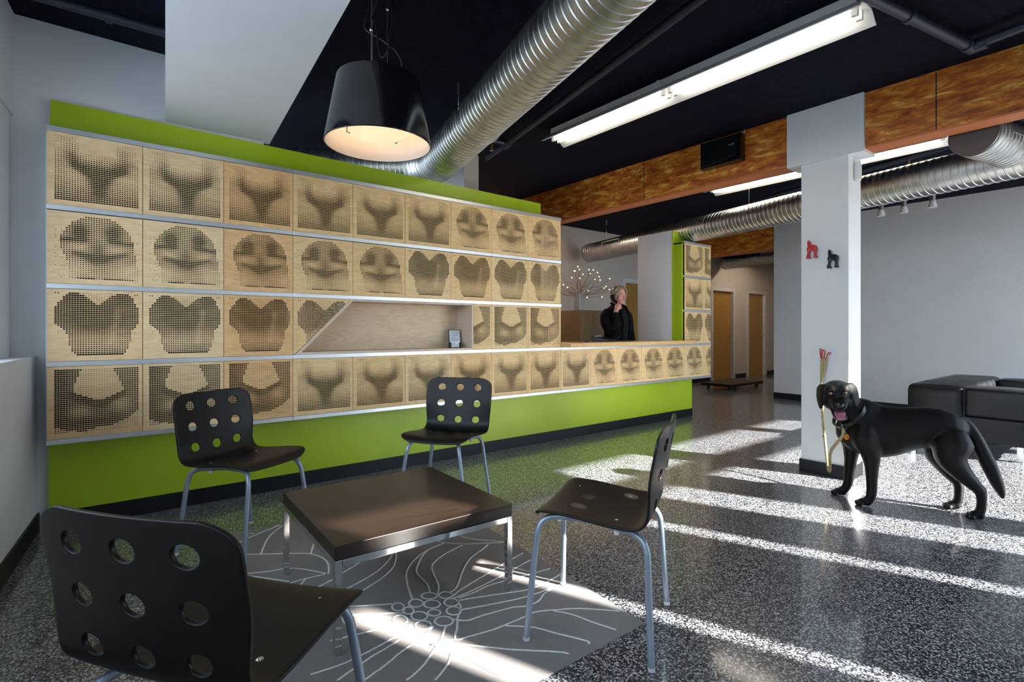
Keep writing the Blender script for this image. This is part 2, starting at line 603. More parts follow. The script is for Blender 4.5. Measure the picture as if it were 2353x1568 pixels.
# right wall, hall walls, back wall, partition
tag(struct('wall_right', MB().box(XR, XR + 0.15, YW, 4.09, 0, ZC), M['grey_wall']), 'plain grey wall behind the black sofa', 'wall')
tag(struct('baseboard_right', MB().box(XR - 0.012, XR, YW, 4.09, 0, 0.095), M['black_base']), 'black baseboard along the grey wall', 'baseboard')
tag(struct('wall_hall', MB().box(XR + 0.15, XF, 4.09 - 0.12, 4.09, 0, ZC), M['hall_wall']), 'hall wall turning the corner behind the grey wall', 'wall')
tag(struct('wall_end', MB().box(XF, XF + 0.15, 3.9, YD, 0, ZC), M['hall_wall']), 'end wall of the hall', 'wall')
D_OPEN = [(7.62, 8.50), (10.60, 11.50), (12.16, 13.02)]
wb = MB()
xs = [-1.9] + [x for d in D_OPEN for x in d] + [XF]
for i in range(0, len(xs), 2):
    wb.box(xs[i], xs[i + 1], YD, YD + 0.15, 0, ZC)
for d in D_OPEN:
    wb.box(d[0], d[1], YD, YD + 0.15, 2.03, ZC)
tag(struct('wall_back', wb, M['hall_wall']), 'warm beige back wall with wooden doors', 'wall')
for i, (x0, x1) in enumerate(((8.50, 10.60), (11.50, 12.16), (13.02, XF))):
    tag(struct('baseboard_back' if i == 0 else 'baseboard_back.%03d' % i, MB().box(x0 + 0.08, x1 - 0.08, YD - 0.012, YD, 0, 0.10), M['black_base']),
        ['black baseboard left of the two hall doors', 'short black baseboard between the two hall doors', 'black baseboard right of the farthest hall door'][i], 'baseboard')
tag(struct('wall_partition', MB().box(2.80, 2.97, 4.30, YD, 0, ZC), M['hall_wall']), 'white partition end rising above the green board under the duct', 'wall')
dl = ['wooden door behind the receptionist', 'first wooden hall door beside the perforated tower', 'farthest wooden hall door beside the grey wall']
for i, (x0, x1) in enumerate(D_OPEN):
    dr = MB().box(x0 + 0.03, x1 - 0.03, YD + 0.045, YD + 0.085, 0.0, 2.0).build('door_%d' % (i + 1), M['door_wood'])
    tag(dr, dl[i], 'door', kind='structure')
    fr = MB().box(x0 - 0.06, x0 + 0.03, YD - 0.02, YD + 0.12, 0, 2.08)
    fr.box(x1 - 0.03, x1 + 0.06, YD - 0.02, YD + 0.12, 0, 2.08)
    fr.box(x0 + 0.03, x1 - 0.03, YD - 0.02, YD + 0.12, 2.0, 2.08)
    fr.build('door_frame', M['white_wall'], dr)
    if i:
        hx = x1 - 0.10
        hb = MB().tube([(hx, YD + 0.045, 1.0), (hx, YD + 0.0, 1.0)], 0.028, 12)
        hb.tube([(hx, YD - 0.005, 1.0), (hx - 0.11, YD - 0.01, 0.995)], 0.011, 8)
        hb.build('door_handle', M['steel'], dr, smooth=40)

# beams
def beam(name, x0, x1, y0, y1, label, joints):
    o = MB().box(x0, x1, y0, y1, 2.474, ZC).build(name, M['beam'])
    tag(o, label, 'beam', kind='structure')
    MB().box(x0 + 0.004, x1 - 0.004, y0, y1, 2.462, 2.474).build('bottom_lamination', M['beam_edge'], o)
    for y in joints:
        MB().box(x0 - 0.0012, x0 + 0.002, y, y + 0.006, 2.474, ZC - 0.01).build('joint', M['black_base'], o)
    return o
beam('ceiling_beam', 4.41, 4.58, YW, YD, 'orange laminated timber beam passing over the white column', (3.38, 0.98))
beam('ceiling_beam.001', 8.80, 8.95, 4.09, YD, 'dark far timber beam above the end of the grey wall', ())

# column with a boxed head round the beam
cl = MB().box(4.40, 4.645, 1.503, 1.838, 0, 2.45)
cl.box(4.378, 4.606, 1.397, 1.940, 2.441, ZC)
colm = tag(struct('column', cl, M['white_wall']), 'white square column with a boxed head around the timber beam', 'column')
MB().box(4.388, 4.657, 1.491, 1.850, 0, 0.10).build('baseboard', M['black_base'], colm)

# ------------------------------------------------------------------ reception wall with perforated panels
YP, YG = 3.768, 3.907
W0, PW = -0.228, 0.4247
ZS = [2.2395, 1.8125, 1.383, 0.956, 0.5306]        # tops of the five aluminium strips
SH = 0.028
PH_ROWS = [(ZS[i + 1], ZS[i] - SH) for i in range(4)]   # (bottom, top) of each row
def sx(s): return W0 + s * PW

def g(x, c, w): return math.exp(-((x - c) / w) ** 2)
def sstep(a, b, x):
    t = min(1, max(0, (x - a) / (b - a)))
    return t * t * (3 - 2 * t)
def seg(u, v, x0, y0, x1, y1, w):
    dx, dy = x1 - x0, y1 - y0
    t = max(0, min(1, ((u - x0) * dx + (v - y0) * dy) / (dx * dx + dy * dy)))
    d = math.hypot(u - x0 - t * dx, v - y0 - t * dy)
    return math.exp(-(d / w) ** 2)

def pl(x, pts):
    """piecewise-linear lookup"""
    if x <= pts[0][0]: return pts[0][1]
    for (a, fa), (b_, fb) in zip(pts[:-1], pts[1:]):
        if x <= b_: return fa + (fb - fa) * (x - a) / (b_ - a)
    return pts[-1][1]
def des_a(u, v):
    if not 0.05 < u < 0.965: return 0.0
    d = 0.26 * sstep(0.20, 0.34, v) + 0.10 * sstep(0.45, 0.70, v)
    d += 0.24 * sstep(0.66, 0.92, v)
    d += 0.40 * g(u, 0.24, 0.08) * g(v, 0.26, 0.15) + 0.38 * g(u, 0.80, 0.10) * g(v, 0.24, 0.17)
    d += 0.35 * g(u, 0.15, 0.06) * g(v, 0.04, 0.05)
    hw = pl(v, [(0.30, 0.30), (0.44, 0.27), (0.56, 0.13), (0.70, 0.07), (0.90, 0.05)])
    tri = sstep(hw + 0.09, hw - 0.06, abs(u - 0.53)) * sstep(0.27, 0.46, v) * sstep(0.95, 0.66, v)
    d += 0.42 * tri
    d += 0.20 * max(seg(u, v, 0.28, 0.43, 0.48, 0.52, 0.045), seg(u, v, 0.80, 0.43, 0.58, 0.52, 0.045))
    d -= 0.12 * g(u, 0.20, 0.12) * g(v, 0.58, 0.10) + 0.12 * g(u, 0.86, 0.12) * g(v, 0.58, 0.10)
    if v < 0.10: d *= 0.7
    if 0.33 < u < 0.70 and v < 0.24: d *= 0.3 if v > 0.12 else 0.6
    return d
def des_b(u, v):
    dome = ((u - 0.51) / 0.39) ** 2 + ((v - 0.46) / 0.43) ** 2
    ins = dome < 1 if v < 0.46 else (pl(v, [(0.46, 0.12), (0.62, 0.17), (0.75, 0.22), (0.95, 0.21)]) < u < pl(v, [(0.46, 0.90), (0.62, 0.93), (0.95, 0.96)]))
    if not ins:
        return 0.07 if (0.06 < u < 0.95 and 0.25 < v < 0.93 and random.random() < 0.22) else 0.0
    d = 0.44 - 0.10 * sstep(0.62, 0.82, v)
    d += 0.42 * g(u, 0.33, 0.085) * g(v, 0.27, 0.10) + 0.42 * g(u, 0.68, 0.085) * g(v, 0.25, 0.10)
    d += 0.32 * max(seg(u, v, 0.13, 0.39, 0.38, 0.37, 0.03), seg(u, v, 0.64, 0.37, 0.89, 0.40, 0.03))
    d -= 0.24 * g(u, 0.30, 0.10) * g(v, 0.49, 0.05) + 0.24 * g(u, 0.73, 0.10) * g(v, 0.49, 0.05)
    d += 0.16 * g(u, 0.51, 0.07) * g(v, 0.50, 0.12)
    d += 0.24 * max(seg(u, v, 0.27, 0.56, 0.46, 0.62, 0.04), seg(u, v, 0.80, 0.55, 0.58, 0.62, 0.04))
    d += 0.26 * g(u, 0.52, 0.13) * g(v, 0.66, 0.09)
    d -= 0.16 * g(u, 0.33, 0.12) * g(v, 0.78, 0.08) + 0.10 * g(u, 0.78, 0.12) * g(v, 0.78, 0.10)
    d -= 0.22 * sstep(0.68, 0.94, u) * sstep(0.6, 0.8, v) + 0.22 * sstep(0.38, 0.2, u) * sstep(0.6, 0.8, v)
    d += 0.28 * (1 if v > 0.915 and 0.30 < u < 0.9 and abs(u - 0.53) > 0.04 else 0)
    return max(d, 0.12)
def des_c(u, v):
    wl_ = pl(v, [(0.0, 0.24), (0.05, 0.22), (0.11, 0.16), (0.17, 0.12), (0.23, 0.085), (0.30, 0.06), (0.45, 0.055), (0.52, 0.13), (0.60, 0.19), (0.75, 0.215), (0.87, 0.24), (0.92, 0.29), (0.97, 0.36)])
    wr_ = pl(v, [(0.0, 0.83), (0.05, 0.85), (0.11, 0.89), (0.23, 0.94), (0.30, 0.965), (0.42, 0.96), (0.50, 0.94), (0.58, 0.88), (0.75, 0.86), (0.87, 0.83), (0.92, 0.79), (0.97, 0.72)])
    if not wl_ < u < wr_:
        return 0.30 if (v < 0.08 and (u < 0.13 or u > 0.90)) else (0.06 if (0.3 < v < 0.62 and random.random() < 0.4) else 0.0)
    il = pl(v, [(0.0, 0.30), (0.05, 0.32), (0.11, 0.40), (0.17, 0.46), (0.22, 0.52)])
    ir = pl(v, [(0.0, 0.74), (0.05, 0.72), (0.11, 0.62), (0.17, 0.56), (0.22, 0.52)])
    if v < 0.22 and il < u < ir:
        return 0.08 + 0.5 * v
    d = 0.62 + 0.20 * g(u, 0.5, 0.25) * g(v, 0.40, 0.18) - 0.24 * g(v, 0.74, 0.15)
    d += 0.10 * (g(u, 0.27, 0.1) + g(u, 0.78, 0.1)) * g(v, 0.12, 0.1)
    d -= 0.14 * max(seg(u, v, 0.72, 0.30, 0.66, 0.75, 0.045), 0)
    d += 0.26 * (1 if v > 0.895 else 0)
    return d
def des_d(u, v):
    bl = pl(v, [(0.0, 0.38), (0.1, 0.32), (0.2, 0.29), (0.3, 0.265), (0.36, 0.26), (0.41, 0.32), (0.46, 0.42), (0.49, 0.52)])
    br = pl(v, [(0.0, 0.65), (0.1, 0.70), (0.2, 0.74), (0.3, 0.775), (0.36, 0.79), (0.41, 0.73), (0.46, 0.63), (0.49, 0.54)])
    if v < 0.49 and bl < u < br:
        return 0.09
    if not 0.03 < u < 0.97: return 0
    bot = pl(u, [(0.0, 0.80), (0.12, 0.86), (0.22, 0.90), (0.35, 0.925), (0.48, 0.90), (0.54, 0.86), (0.62, 0.88), (0.75, 0.83), (0.88, 0.75), (0.97, 0.66)])
    if v > bot: return 0.30 if (u < 0.2 and v < 0.95) else 0.07
    d = 0.58 + 0.1 * g(u, 0.1, 0.15)
    d += 0.22 * max(seg(u, v, 0.27, 0.42, 0.50, 0.55, 0.05), seg(u, v, 0.76, 0.42, 0.54, 0.55, 0.05))
    d -= 0.24 * g(u, 0.33, 0.10) * g(v, 0.64, 0.07) + 0.26 * g(u, 0.76, 0.09) * g(v, 0.58, 0.10)
    d += 0.12 * g(u, 0.45, 0.3) * g(v, 0.80, 0.08)
    return d
DES = {'A': des_a, 'B': des_b, 'C': des_c, 'D': des_d}

PGAP, PT = 0.0016, 0.006
def panel_mesh(kind, hgt, u0=0.0, u1=1.0, diag=False):
    """sheet in the xz-plane, front at y=0, holes cut through, left bottom corner at the origin"""
    n = 35
    w = PW - 2 * PGAP
    mg = 0.006
    cw, ch = (w - 2 * mg) / n, (hgt - 2 * mg) / n
    vs, fs, shaded = [], [], set()
    idx = {}
    def vt(x, y, z):
        k = (round(x, 5), round(y, 5), round(z, 5))
        if k not in idx:
            idx[k] = len(vs)
            vs.append(k)
        return idx[k]
    xg = [0.0] + [mg + i * cw for i in range(n + 1)] + [w]
    zg = [0.0] + [mg + i * ch for i in range(n + 1)] + [hgt]
    fn = DES[kind]
    for i in range(len(xg) - 1):
        for j in range(len(zg) - 1):
            x0, x1, z0, z1 = xg[i], xg[i + 1], zg[j], zg[j + 1]
            uc = (x0 + x1) / 2 / w
            vc = 1 - (z0 + z1) / 2 / hgt
            if uc < u0 or uc > u1: continue
            if diag and uc > (1 - vc) + 0.02: continue
            a, b_, c, d_ = vt(x0, 0, z0), vt(x1, 0, z0), vt(x1, 0, z1), vt(x0, 0, z1)
            edge = i == 0 or j == 0 or i == len(xg) - 2 or j == len(zg) - 2
            dk = 0 if edge else max(0.0, min(1.0, fn(uc, vc)))
            if dk < 0.045 or i < 3 or j < 3 or i > n - 1 or j > n - 1:
                fs.append((a, b_, c, d_))
                continue
            hw = cw * 0.5 * min(0.90, 0.24 + 0.95 * dk)
            hh = ch * 0.5 * min(0.76, 0.24 + 0.74 * dk)
            xm, zm = (x0 + x1) / 2, (z0 + z1) / 2
            q = [(xm - hw, zm - hh), (xm + hw, zm - hh), (xm + hw, zm + hh), (xm - hw, zm + hh)]
            o = [vt(p[0], 0, p[1]) for p in q]
            k = [vt(p[0], PT, p[1]) for p in q]
            oc = (a, b_, c, d_)
            for e in range(4):
                e2 = (e + 1) % 4
                fs.append((oc[e], oc[e2], o[e2], o[e]))
                shaded.add(len(fs))
                fs.append((o[e], o[e2], k[e2], k[e]))
    # rim of the sheet
    if not diag:
        xa = max(0.0, min((x for x, _, _ in vs)))
        xb = max((x for x, _, _ in vs))
        r = [vt(xa, 0, 0), vt(xb, 0, 0), vt(xb, 0, hgt), vt(xa, 0, hgt)]
        k = [vt(xa, PT, 0), vt(xb, PT, 0), vt(xb, PT, hgt), vt(xa, PT, hgt)]
        for e in range(4):
            fs.append((r[e], k[e], k[(e + 1) % 4], r[(e + 1) % 4]))
    me = bpy.data.meshes.new('perforated_panel')
    me.from_pydata(vs, [], fs)
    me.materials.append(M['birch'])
    me.materials.append(M['hole_shade'])
    for i_ in shaded: me.polygons[i_].material_index = 1  # hole walls get the painted shade
    return me

# parent: the painted base that carries the panels
rb = MB().box(sx(0), 6.095, YG, YG + 0.06, 0.10, 0.54)
rw = tag(struct('wall_reception', rb, M['green']), 'green reception wall faced with rows of perforated birch panels', 'wall')
MB().box(sx(0) - 0.005, 6.10, YG - 0.004, YG + 0.06, 0, 0.10).build('kickboard', M['black_base'], rw)
fz = [(sx(0), 2.20), (3.45, 2.20), (3.45, 2.389), (sx(0) + 0.01, 2.425)]
MB().prism(fz, 'y', YG, YG + 0.03).build('fascia', M['green'], rw)
MB().box(sx(0), sx(3), YG, YG + 0.02, 0.54, 2.21).build('shade_sheet', M['panel_shade'], rw)  # added dark sheets, painted as the shade seen through the holes
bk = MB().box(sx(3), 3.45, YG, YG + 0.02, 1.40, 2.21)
bk.build('shade_sheet', M['panel_shade'], rw)
MB().box(sx(3), sx(14), YG, YG + 0.02, 0.54, 0.94).build('shade_sheet', M['panel_shade'], rw)
MB().box(sx(6.56), 3.45, YG, YG + 0.02, 0.94, 1.40).build('shade_sheet', M['panel_shade'], rw)
MB().box(sx(0) - 0.004, sx(0) + 0.004, YP + 0.012, YG + 0.03, 0.5, 2.21).build('end_panel', M['white_wall'], rw)
MB().box(sx(9) - 0.02, sx(9) - 0.004, YP + 0.012, YG + 0.03, 0.96, 2.21).build('end_panel', M['trim_ply'], rw)
# posts carrying the cantilevered ends
random.seed(11)
PM = {}
for k in 'ABCD':
    for r, (zb, zt) in enumerate(PH_ROWS):
        pass
hp = PH_ROWS[0][1] - PH_ROWS[0][0] - 0.002
for k in 'ABCD':
    PM[k] = panel_mesh(k, hp)
PM['Ccut'] = panel_mesh('C', hp, diag=True)
PM['Dhalf'] = panel_mesh('D', hp, u0=0.53)
for k in 'ABCD':
    PM[k + 'part'] = panel_mesh(k, hp, u1=0.395)
TINT = {0: (1, .93, .84), 1: (1, .97, .90), 2: (.98, .80, .60), 3: (1.0, .9, .72), 4: (1, .92, .72), 5: (1.0, .95, .78), 6: (1, .9, .68), 7: (1, .95, .78), 8: (1, .93, .75)}
def put_panel(kind, s, row):
    zb, zt = PH_ROWS[row]
    o = bpy.data.objects.new('perforated_panel', PM[kind])
    COL.objects.link(o)
    o.parent = rw
    o.location = (sx(s) + PGAP, YP, zb + 0.001)
    t = TINT.get(int(s), (1, .95, .8))
    j = random.uniform(-0.05, 0.03)
    o.color = (min(1, t[0] + j * .5), t[1] + j, t[2] + 1.4 * j, 1)
    return o
ROWS = [list('AAAAAABBB'), list('BBBBBCCCC'), ['C', 'C', 'C', 'Ccut', None, None, 'Dhalf', 'D', 'D'],
        list('DDDAAAAAAABBBBB') + ['Bpart']]
for r, row in enumerate(ROWS):
    for s, k in enumerate(row):
        if k: put_panel(k, s, r)
for r, k in enumerate('DAC'):
    put_panel(k, 14, r)
    put_panel(k + 'part', 15, r)
END = sx(15.4)
for r, z in enumerate(ZS):
    brk = [0, 3, 7, 9] if r < 3 else ([0, 3, 7, 9, 12, 15.4])
    for a, b_ in zip(brk[:-1], brk[1:]):
        MB().box(sx(a) - (0.003 if a == 0 else 0) + 0.0008, sx(b_) + (0.004 if b_ in (9, 15.4) and (r < 3 or b_ > 9) else 0) - 0.0008, YP - 0.006, YP + 0.02, z - SH, z).build('aluminium_strip', M['aluminium'], rw, bevel=0.0015, seg=1)
    if r < 3:
        MB().box(sx(14) - 0.006, END + 0.004, YP - 0.006, YP + 0.02, z - SH, z).build('aluminium_strip', M['aluminium'], rw, bevel=0.0015, seg=1)

# display niche with a slanted end
zb, zt = ZS[3], ZS[2] - SH
nd = 0.24
fl = MB().box(sx(3.1), sx(6.53), YP - 0.004, YP + nd, zb, zb + 0.016)
fl.build('niche_floor', M['trim_ply'], rw)
MB().box(sx(4), sx(6.53), YP + 0.0, YP + nd, zt - 0.014, zt - 0.001).build('niche_top', M['trim_ply'], rw)
MB().box(sx(6.53) - 0.016, sx(6.53), YP - 0.004, YP + nd, zb + 0.016, zt - 0.001).build('niche_side', M['trim_ply'], rw)
dx = 0.028
MB().prism([(sx(3.03), zb), (sx(3.03) + dx, zb), (sx(4.03), zt), (sx(4.03) - dx, zt)], 'y', YP - 0.005, YP + nd).build('niche_slant', M['trim_ply'], rw)
MB().box(sx(3.0), sx(6.6), YP + nd, YP + nd + 0.012, zb, zt).build('niche_back', M['niche_ply'], rw)

# tower at the end of the counter
tw = tag(struct('wall_tower', MB().box(5.668, 6.085, YG + 0.012, 4.45, 0.0, 2.381), M['white_wall']), 'white tower with a green front standing at the end of the counter', 'wall')
MB().box(5.668, 6.095, YG, YG + 0.012, 0.54, 2.381).build('green_front', M['green'], tw)
MB().box(5.69, 5.712, YP + 0.02, YG, 0.96, 2.225).build('green_side', M['green'], tw)
MB().box(5.69, 6.27, YP + 0.02, YG, 2.205, 2.222).build('green_top', M['green'], tw)
MB().box(5.712, 6.27, YP + 0.03, YP + 0.05, 0.51, 2.20).build('shade_sheet', M['panel_shade'], tw)  # added dark sheet, painted shade behind the tower's holes

# ------------------------------------------------------------------ counter worktop
ct = MB().prism([(sx(9) + 0.004, 3.63), (5.74, 3.63), (5.80, 3.66), (5.80, 3.762), (5.66, 3.762), (5.66, 4.05), (sx(9) + 0.004, 4.05)], 'z', 0.957, 1.0)
tag(ct.build('worktop', M['counter'], bevel=0.006), 'honey coloured wooden counter top above the low panel row', 'counter')
# ------------------------------------------------------------------ ducts
def duct_mesh(path, r, pitch=0.052, seg=40, amp=0.0035, cap=True, samples=8):
    """ribbed tube along a polyline: a raised lock seam every pitch, two fine ribs between, rings slightly skewed"""
    pts = [Vector(p) for p in path]
    L = [0.0]
    for a, b_ in zip(pts[:-1], pts[1:]):
        L.append(L[-1] + (b_ - a).length)
    prof = [(0.0, 0.0), (0.34, 0.12), (0.68, 0.0), (0.76, 1.0), (0.84, 1.0), (0.92, 0.0)]
    ds = []
    nt_ = int(L[-1] / pitch)
    for t in range(nt_):
        for f_, a_ in prof:
            ds.append(((t + f_) * pitch, a_))
    def at(d):
        k = 0
        while k < len(L) - 2 and L[k + 1] < d: k += 1
        t = (d - L[k]) / max(1e-9, L[k + 1] - L[k])
        return pts[k].lerp(pts[k + 1], t)
    cs = [at(d) for d, _ in ds]
    n = len(cs) - 1
    tg = [(at(min(L[-1], d + 0.04)) - at(max(0, d - 0.04))).normalized() for d, _ in ds]
    rg = []
    for i in range(n + 1):
        t = tg[i]
        nx = Vector((0, 0, 1)).cross(t).normalized()
        ny = t.cross(nx)
        rr = r + amp * ds[i][1]
        rg.append([cs[i] + nx * math.cos(2 * PI * k / seg) * rr + ny * math.sin(2 * PI * k / seg) * rr + t * (0.35 * pitch * math.cos(2 * PI * k / seg)) for k in range(seg)])
    mb = MB().rings(rg, cap=False)
    return mb, cs, tg

def duct(name, path, r, label, caps=(False, False), **kw):
    mb, cs, tg = duct_mesh(path, r, **kw)
    root = empty(name, (0, 0, 0))
    tag(root, label, 'duct')
    mb.build('shell', M['duct'], root, smooth=18)
    for e, on in zip((0, -1), caps):
        if on:
            t = tg[e]
            q = Vector((0, 0, 1)).rotation_difference(t)
            c = cs[e]
            mb2 = MB().lathe([(0.001, 0), (r * 1.02, 0), (r * 1.02, 0.01), (0.001, 0.01)], n=40)
            mb2.v = [tuple(q @ Vector(p) + c) for p in mb2.v]
            mb2.build('end_cap', M['duct_cap'], root, smooth=30)
    return root

def hanger(root, x, y, z0, z1, r=0.0022):
    MB().tube([(x, y, z0), (x, y, z1)], r, 6).build('hanger_wire', M['steel'], root, smooth=180)
    MB().tube([(x, y, z1 - 0.05), (x, y, z1 - 0.12)], 0.008, 8).build('hanger_clamp', M['steel'], root, smooth=40)

def hoop(root, c, t, r):
    t = Vector(t).normalized()
    nx = Vector((0, 0, 1)).cross(t).normalized()
    ny = t.cross(nx)
    pts = [Vector(c) + nx * math.cos(2 * PI * k / 40) * r + ny * math.sin(2 * PI * k / 40) * r for k in range(40)]
    MB().tube(pts, 0.0025, 6, closed=True).build('hanger_loop', M['steel'], root, smooth=180)

DD = Vector((0.2386, 0.971, 0))          # run direction of the first duct
c0 = Vector((2.26, 3.72, 2.60))
p = [c0 - DD * 4.6, c0 + DD * 0.20]
ctr = c0 + DD * 0.20
left = Vector((-DD.y, DD.x, 0))
for k in range(1, 9):
    a = math.radians(9 * k)
    rr = 0.42
    p.append(ctr + left * rr * (1 - math.cos(a)) + DD * rr * math.sin(a))
p.append(p[-1] + (p[-1] - p[-2]).normalized() * 1.1)
d1 = duct('spiral_duct', p, 0.165, 'large spiral duct running beside the black pendant lamp', samples=8)
hc = c0 - DD * 0.75
hoop(d1, hc, DD, 0.173)
hanger(d1, hc.x - 0.155, hc.y + 0.04, 2.60, ZC)
hanger(d1, hc.x + 0.155, hc.y - 0.04, 2.60, ZC)

E2 = Vector((0.1925, 0.9813, 0))
a0 = Vector((5.66, 2.393, 2.40))
d2 = duct('spiral_duct.001', [a0 - E2 * 3.4, a0 + E2 * 3.72], 0.147, 'long spiral duct passing behind the white column', caps=(False, True))
for yy in (0.9, 2.9, 5.4):
    hanger(d2, a0.x + (yy - a0.y) * 0.196 - 0.13, yy, 2.42, ZC)
# vents on the long duct
def vent(root, c, along, out, w, hgt, n=9):
    along = Vector(along).normalized(); out = Vector(out).normalized()
    up = out.cross(along).normalized()
    if up.z < 0: up = -up
    M4 = Matrix((along.to_4d(), up.to_4d(), out.to_4d(), (0, 0, 0, 1)))
    M4 = Matrix.Translation(Vector(c)) @ Matrix(((along.x, up.x, out.x, 0), (along.y, up.y, out.y, 0), (along.z, up.z, out.z, 0), (0, 0, 0, 1)))
    b0 = MB()
    b0.box(-w / 2, w / 2, -hgt / 2, -hgt / 2 + 0.012, -0.05, 0.0); b0.box(-w / 2, w / 2, hgt / 2 - 0.012, hgt / 2, -0.05, 0.0)
    b0.box(-w / 2, -w / 2 + 0.012, -hgt / 2, hgt / 2, -0.05, 0.0); b0.box(w / 2 - 0.012, w / 2, -hgt / 2, hgt / 2, -0.05, 0.0)
    fr_ = b0.xf(M4).build('vent_frame', M['steel'], root)
    MB().box(-w / 2 + .012, w / 2 - .012, -hgt / 2 + .012, hgt / 2 - .012, -0.045, -0.035).xf(M4).build('vent_back', M['black_base'], root)
    me = None
    for k in range(n):
        x = -w / 2 + w * (k + 1) / (n + 1)
        MB().box(x - 0.002, x + 0.002, -hgt / 2 + .012, hgt / 2 - .012, -0.03, -0.004).xf(M4).build('vent_slat', M['ceil_pipe'], fr_)
vc = a0 + E2 * 2.95
vent(d2, (vc.x - 0.15, vc.y - 0.0, 2.42), E2, (-0.95, 0.19, -0.15), 0.42, 0.14)

B2 = Vector((0.9813, -0.1925, 0))
bp = Vector((4.66, 0.835, 2.462))
d3 = duct('spiral_duct.002', [bp, bp + B2 * 0.75], 0.145, 'short capped spiral duct branch below the timber beam', caps=(True, False))
vent(d3, bp + B2 * 0.36 + Vector((-0.02, -0.135, 0.06)), B2, (-0.19, -0.95, 0.2), 0.36, 0.13)
d4 = duct('spiral_duct.003', [Vector((1.95, 0.33, 2.46)), Vector((4.30, -0.13, 2.46))], 0.145, 'spiral duct just entering the top right corner')
hp_ = Vector((10.90, 6.15, 2.62))
d5 = duct('spiral_duct.004', [hp_, hp_ - E2 * 2.2], 0.15, 'dim spiral duct in the hall beyond the far beam', caps=(True, False))
vent(d5, hp_ - E2 * 1.35 + Vector((-0.15, 0.02, 0.0)), E2, (-0.97, 0.19, -0.1), 0.7, 0.14)

# ------------------------------------------------------------------ ceiling pipes with sprinklers
def sprinkler(root, x, y, z):
    o = MB().tube([(x, y, z), (x, y, z - 0.06)], 0.010, 8).build('sprinkler', M['copper'], root, smooth=40)
    MB().lathe([(0.001, 0), (0.018, 0), (0.018, -0.004), (0.001, -0.004)], (x, y, z - 0.065), 12).build('deflector', M['steel'], o)
pr = empty('sprinkler_pipe'); tag(pr, 'dark ceiling pipe running beside the large duct', 'pipe')
MB().tube([(2.05, 0.0, 2.80), (2.789, 3.364, 2.80), (2.945, 4.12, 2.80)], 0.027, 12).build('pipe_run', M['ceil_pipe'], pr, smooth=60)
MB().tube([(2.86, 3.69, 2.80), (2.70, 3.725, 2.80)], 0.02, 10).build('pipe_branch', M['ceil_pipe'], pr, smooth=60)
MB().tube([(2.85, 3.62, 2.80), (2.88, 3.76, 2.80)], 0.038, 12).build('pipe_tee', M['ceil_pipe'], pr, smooth=60)
sprinkler(pr, 2.71, 3.723, 2.78)
pr = empty('sprinkler_pipe.001'); tag(pr, 'dark ceiling pipe with an elbow above the column', 'pipe')
MB().tube([(2.75, 0.997, 2.80), (4.032, 0.738, 2.80)], 0.030, 12).build('pipe_run', M['ceil_pipe'], pr, smooth=60)
MB().tube([(4.032, 0.738, 2.80), (3.72, -0.9, 2.80)], 0.026, 12).build('pipe_branch', M['ceil_pipe'], pr, smooth=60)
MB().tube([(3.97, 0.75, 2.80), (4.045, 0.735, 2.80), (4.03, 0.66, 2.80)], 0.040, 12).build('pipe_elbow', M['ceil_pipe'], pr, smooth=60)
MB().tube([(3.36, 0.873, 2.80), (3.40, 0.865, 2.80)], 0.038, 12).build('pipe_coupling', M['ceil_pipe'], pr, smooth=60)
pr = empty('sprinkler_pipe.002'); tag(pr, 'dark ceiling pipe ending at the side of the white bulkhead', 'pipe')
MB().tube([(-0.9, 3.53, 2.80), (0.30, 3.506, 2.80)], 0.026, 12).build('pipe_run', M['ceil_pipe'], pr, smooth=60)
MB().tube([(0.02, 3.513, 2.80), (0.05, 3.512, 2.80)], 0.034, 12).build('pipe_coupling', M['ceil_pipe'], pr, smooth=60)
pr = empty('sprinkler_pipe.003'); tag(pr, 'dark ceiling pipe above the long spiral duct', 'pipe')
MB().tube([(5.95, 0.95, 2.80), (6.48, 2.70, 2.80), (7.04, 4.44, 2.80), (7.45, 5.8, 2.80)], 0.03, 12).build('pipe_run', M['ceil_pipe'], pr, smooth=60)
sprinkler(pr, 7.02, 4.38, 2.78); sprinkler(pr, 6.14, 1.58, 2.78)

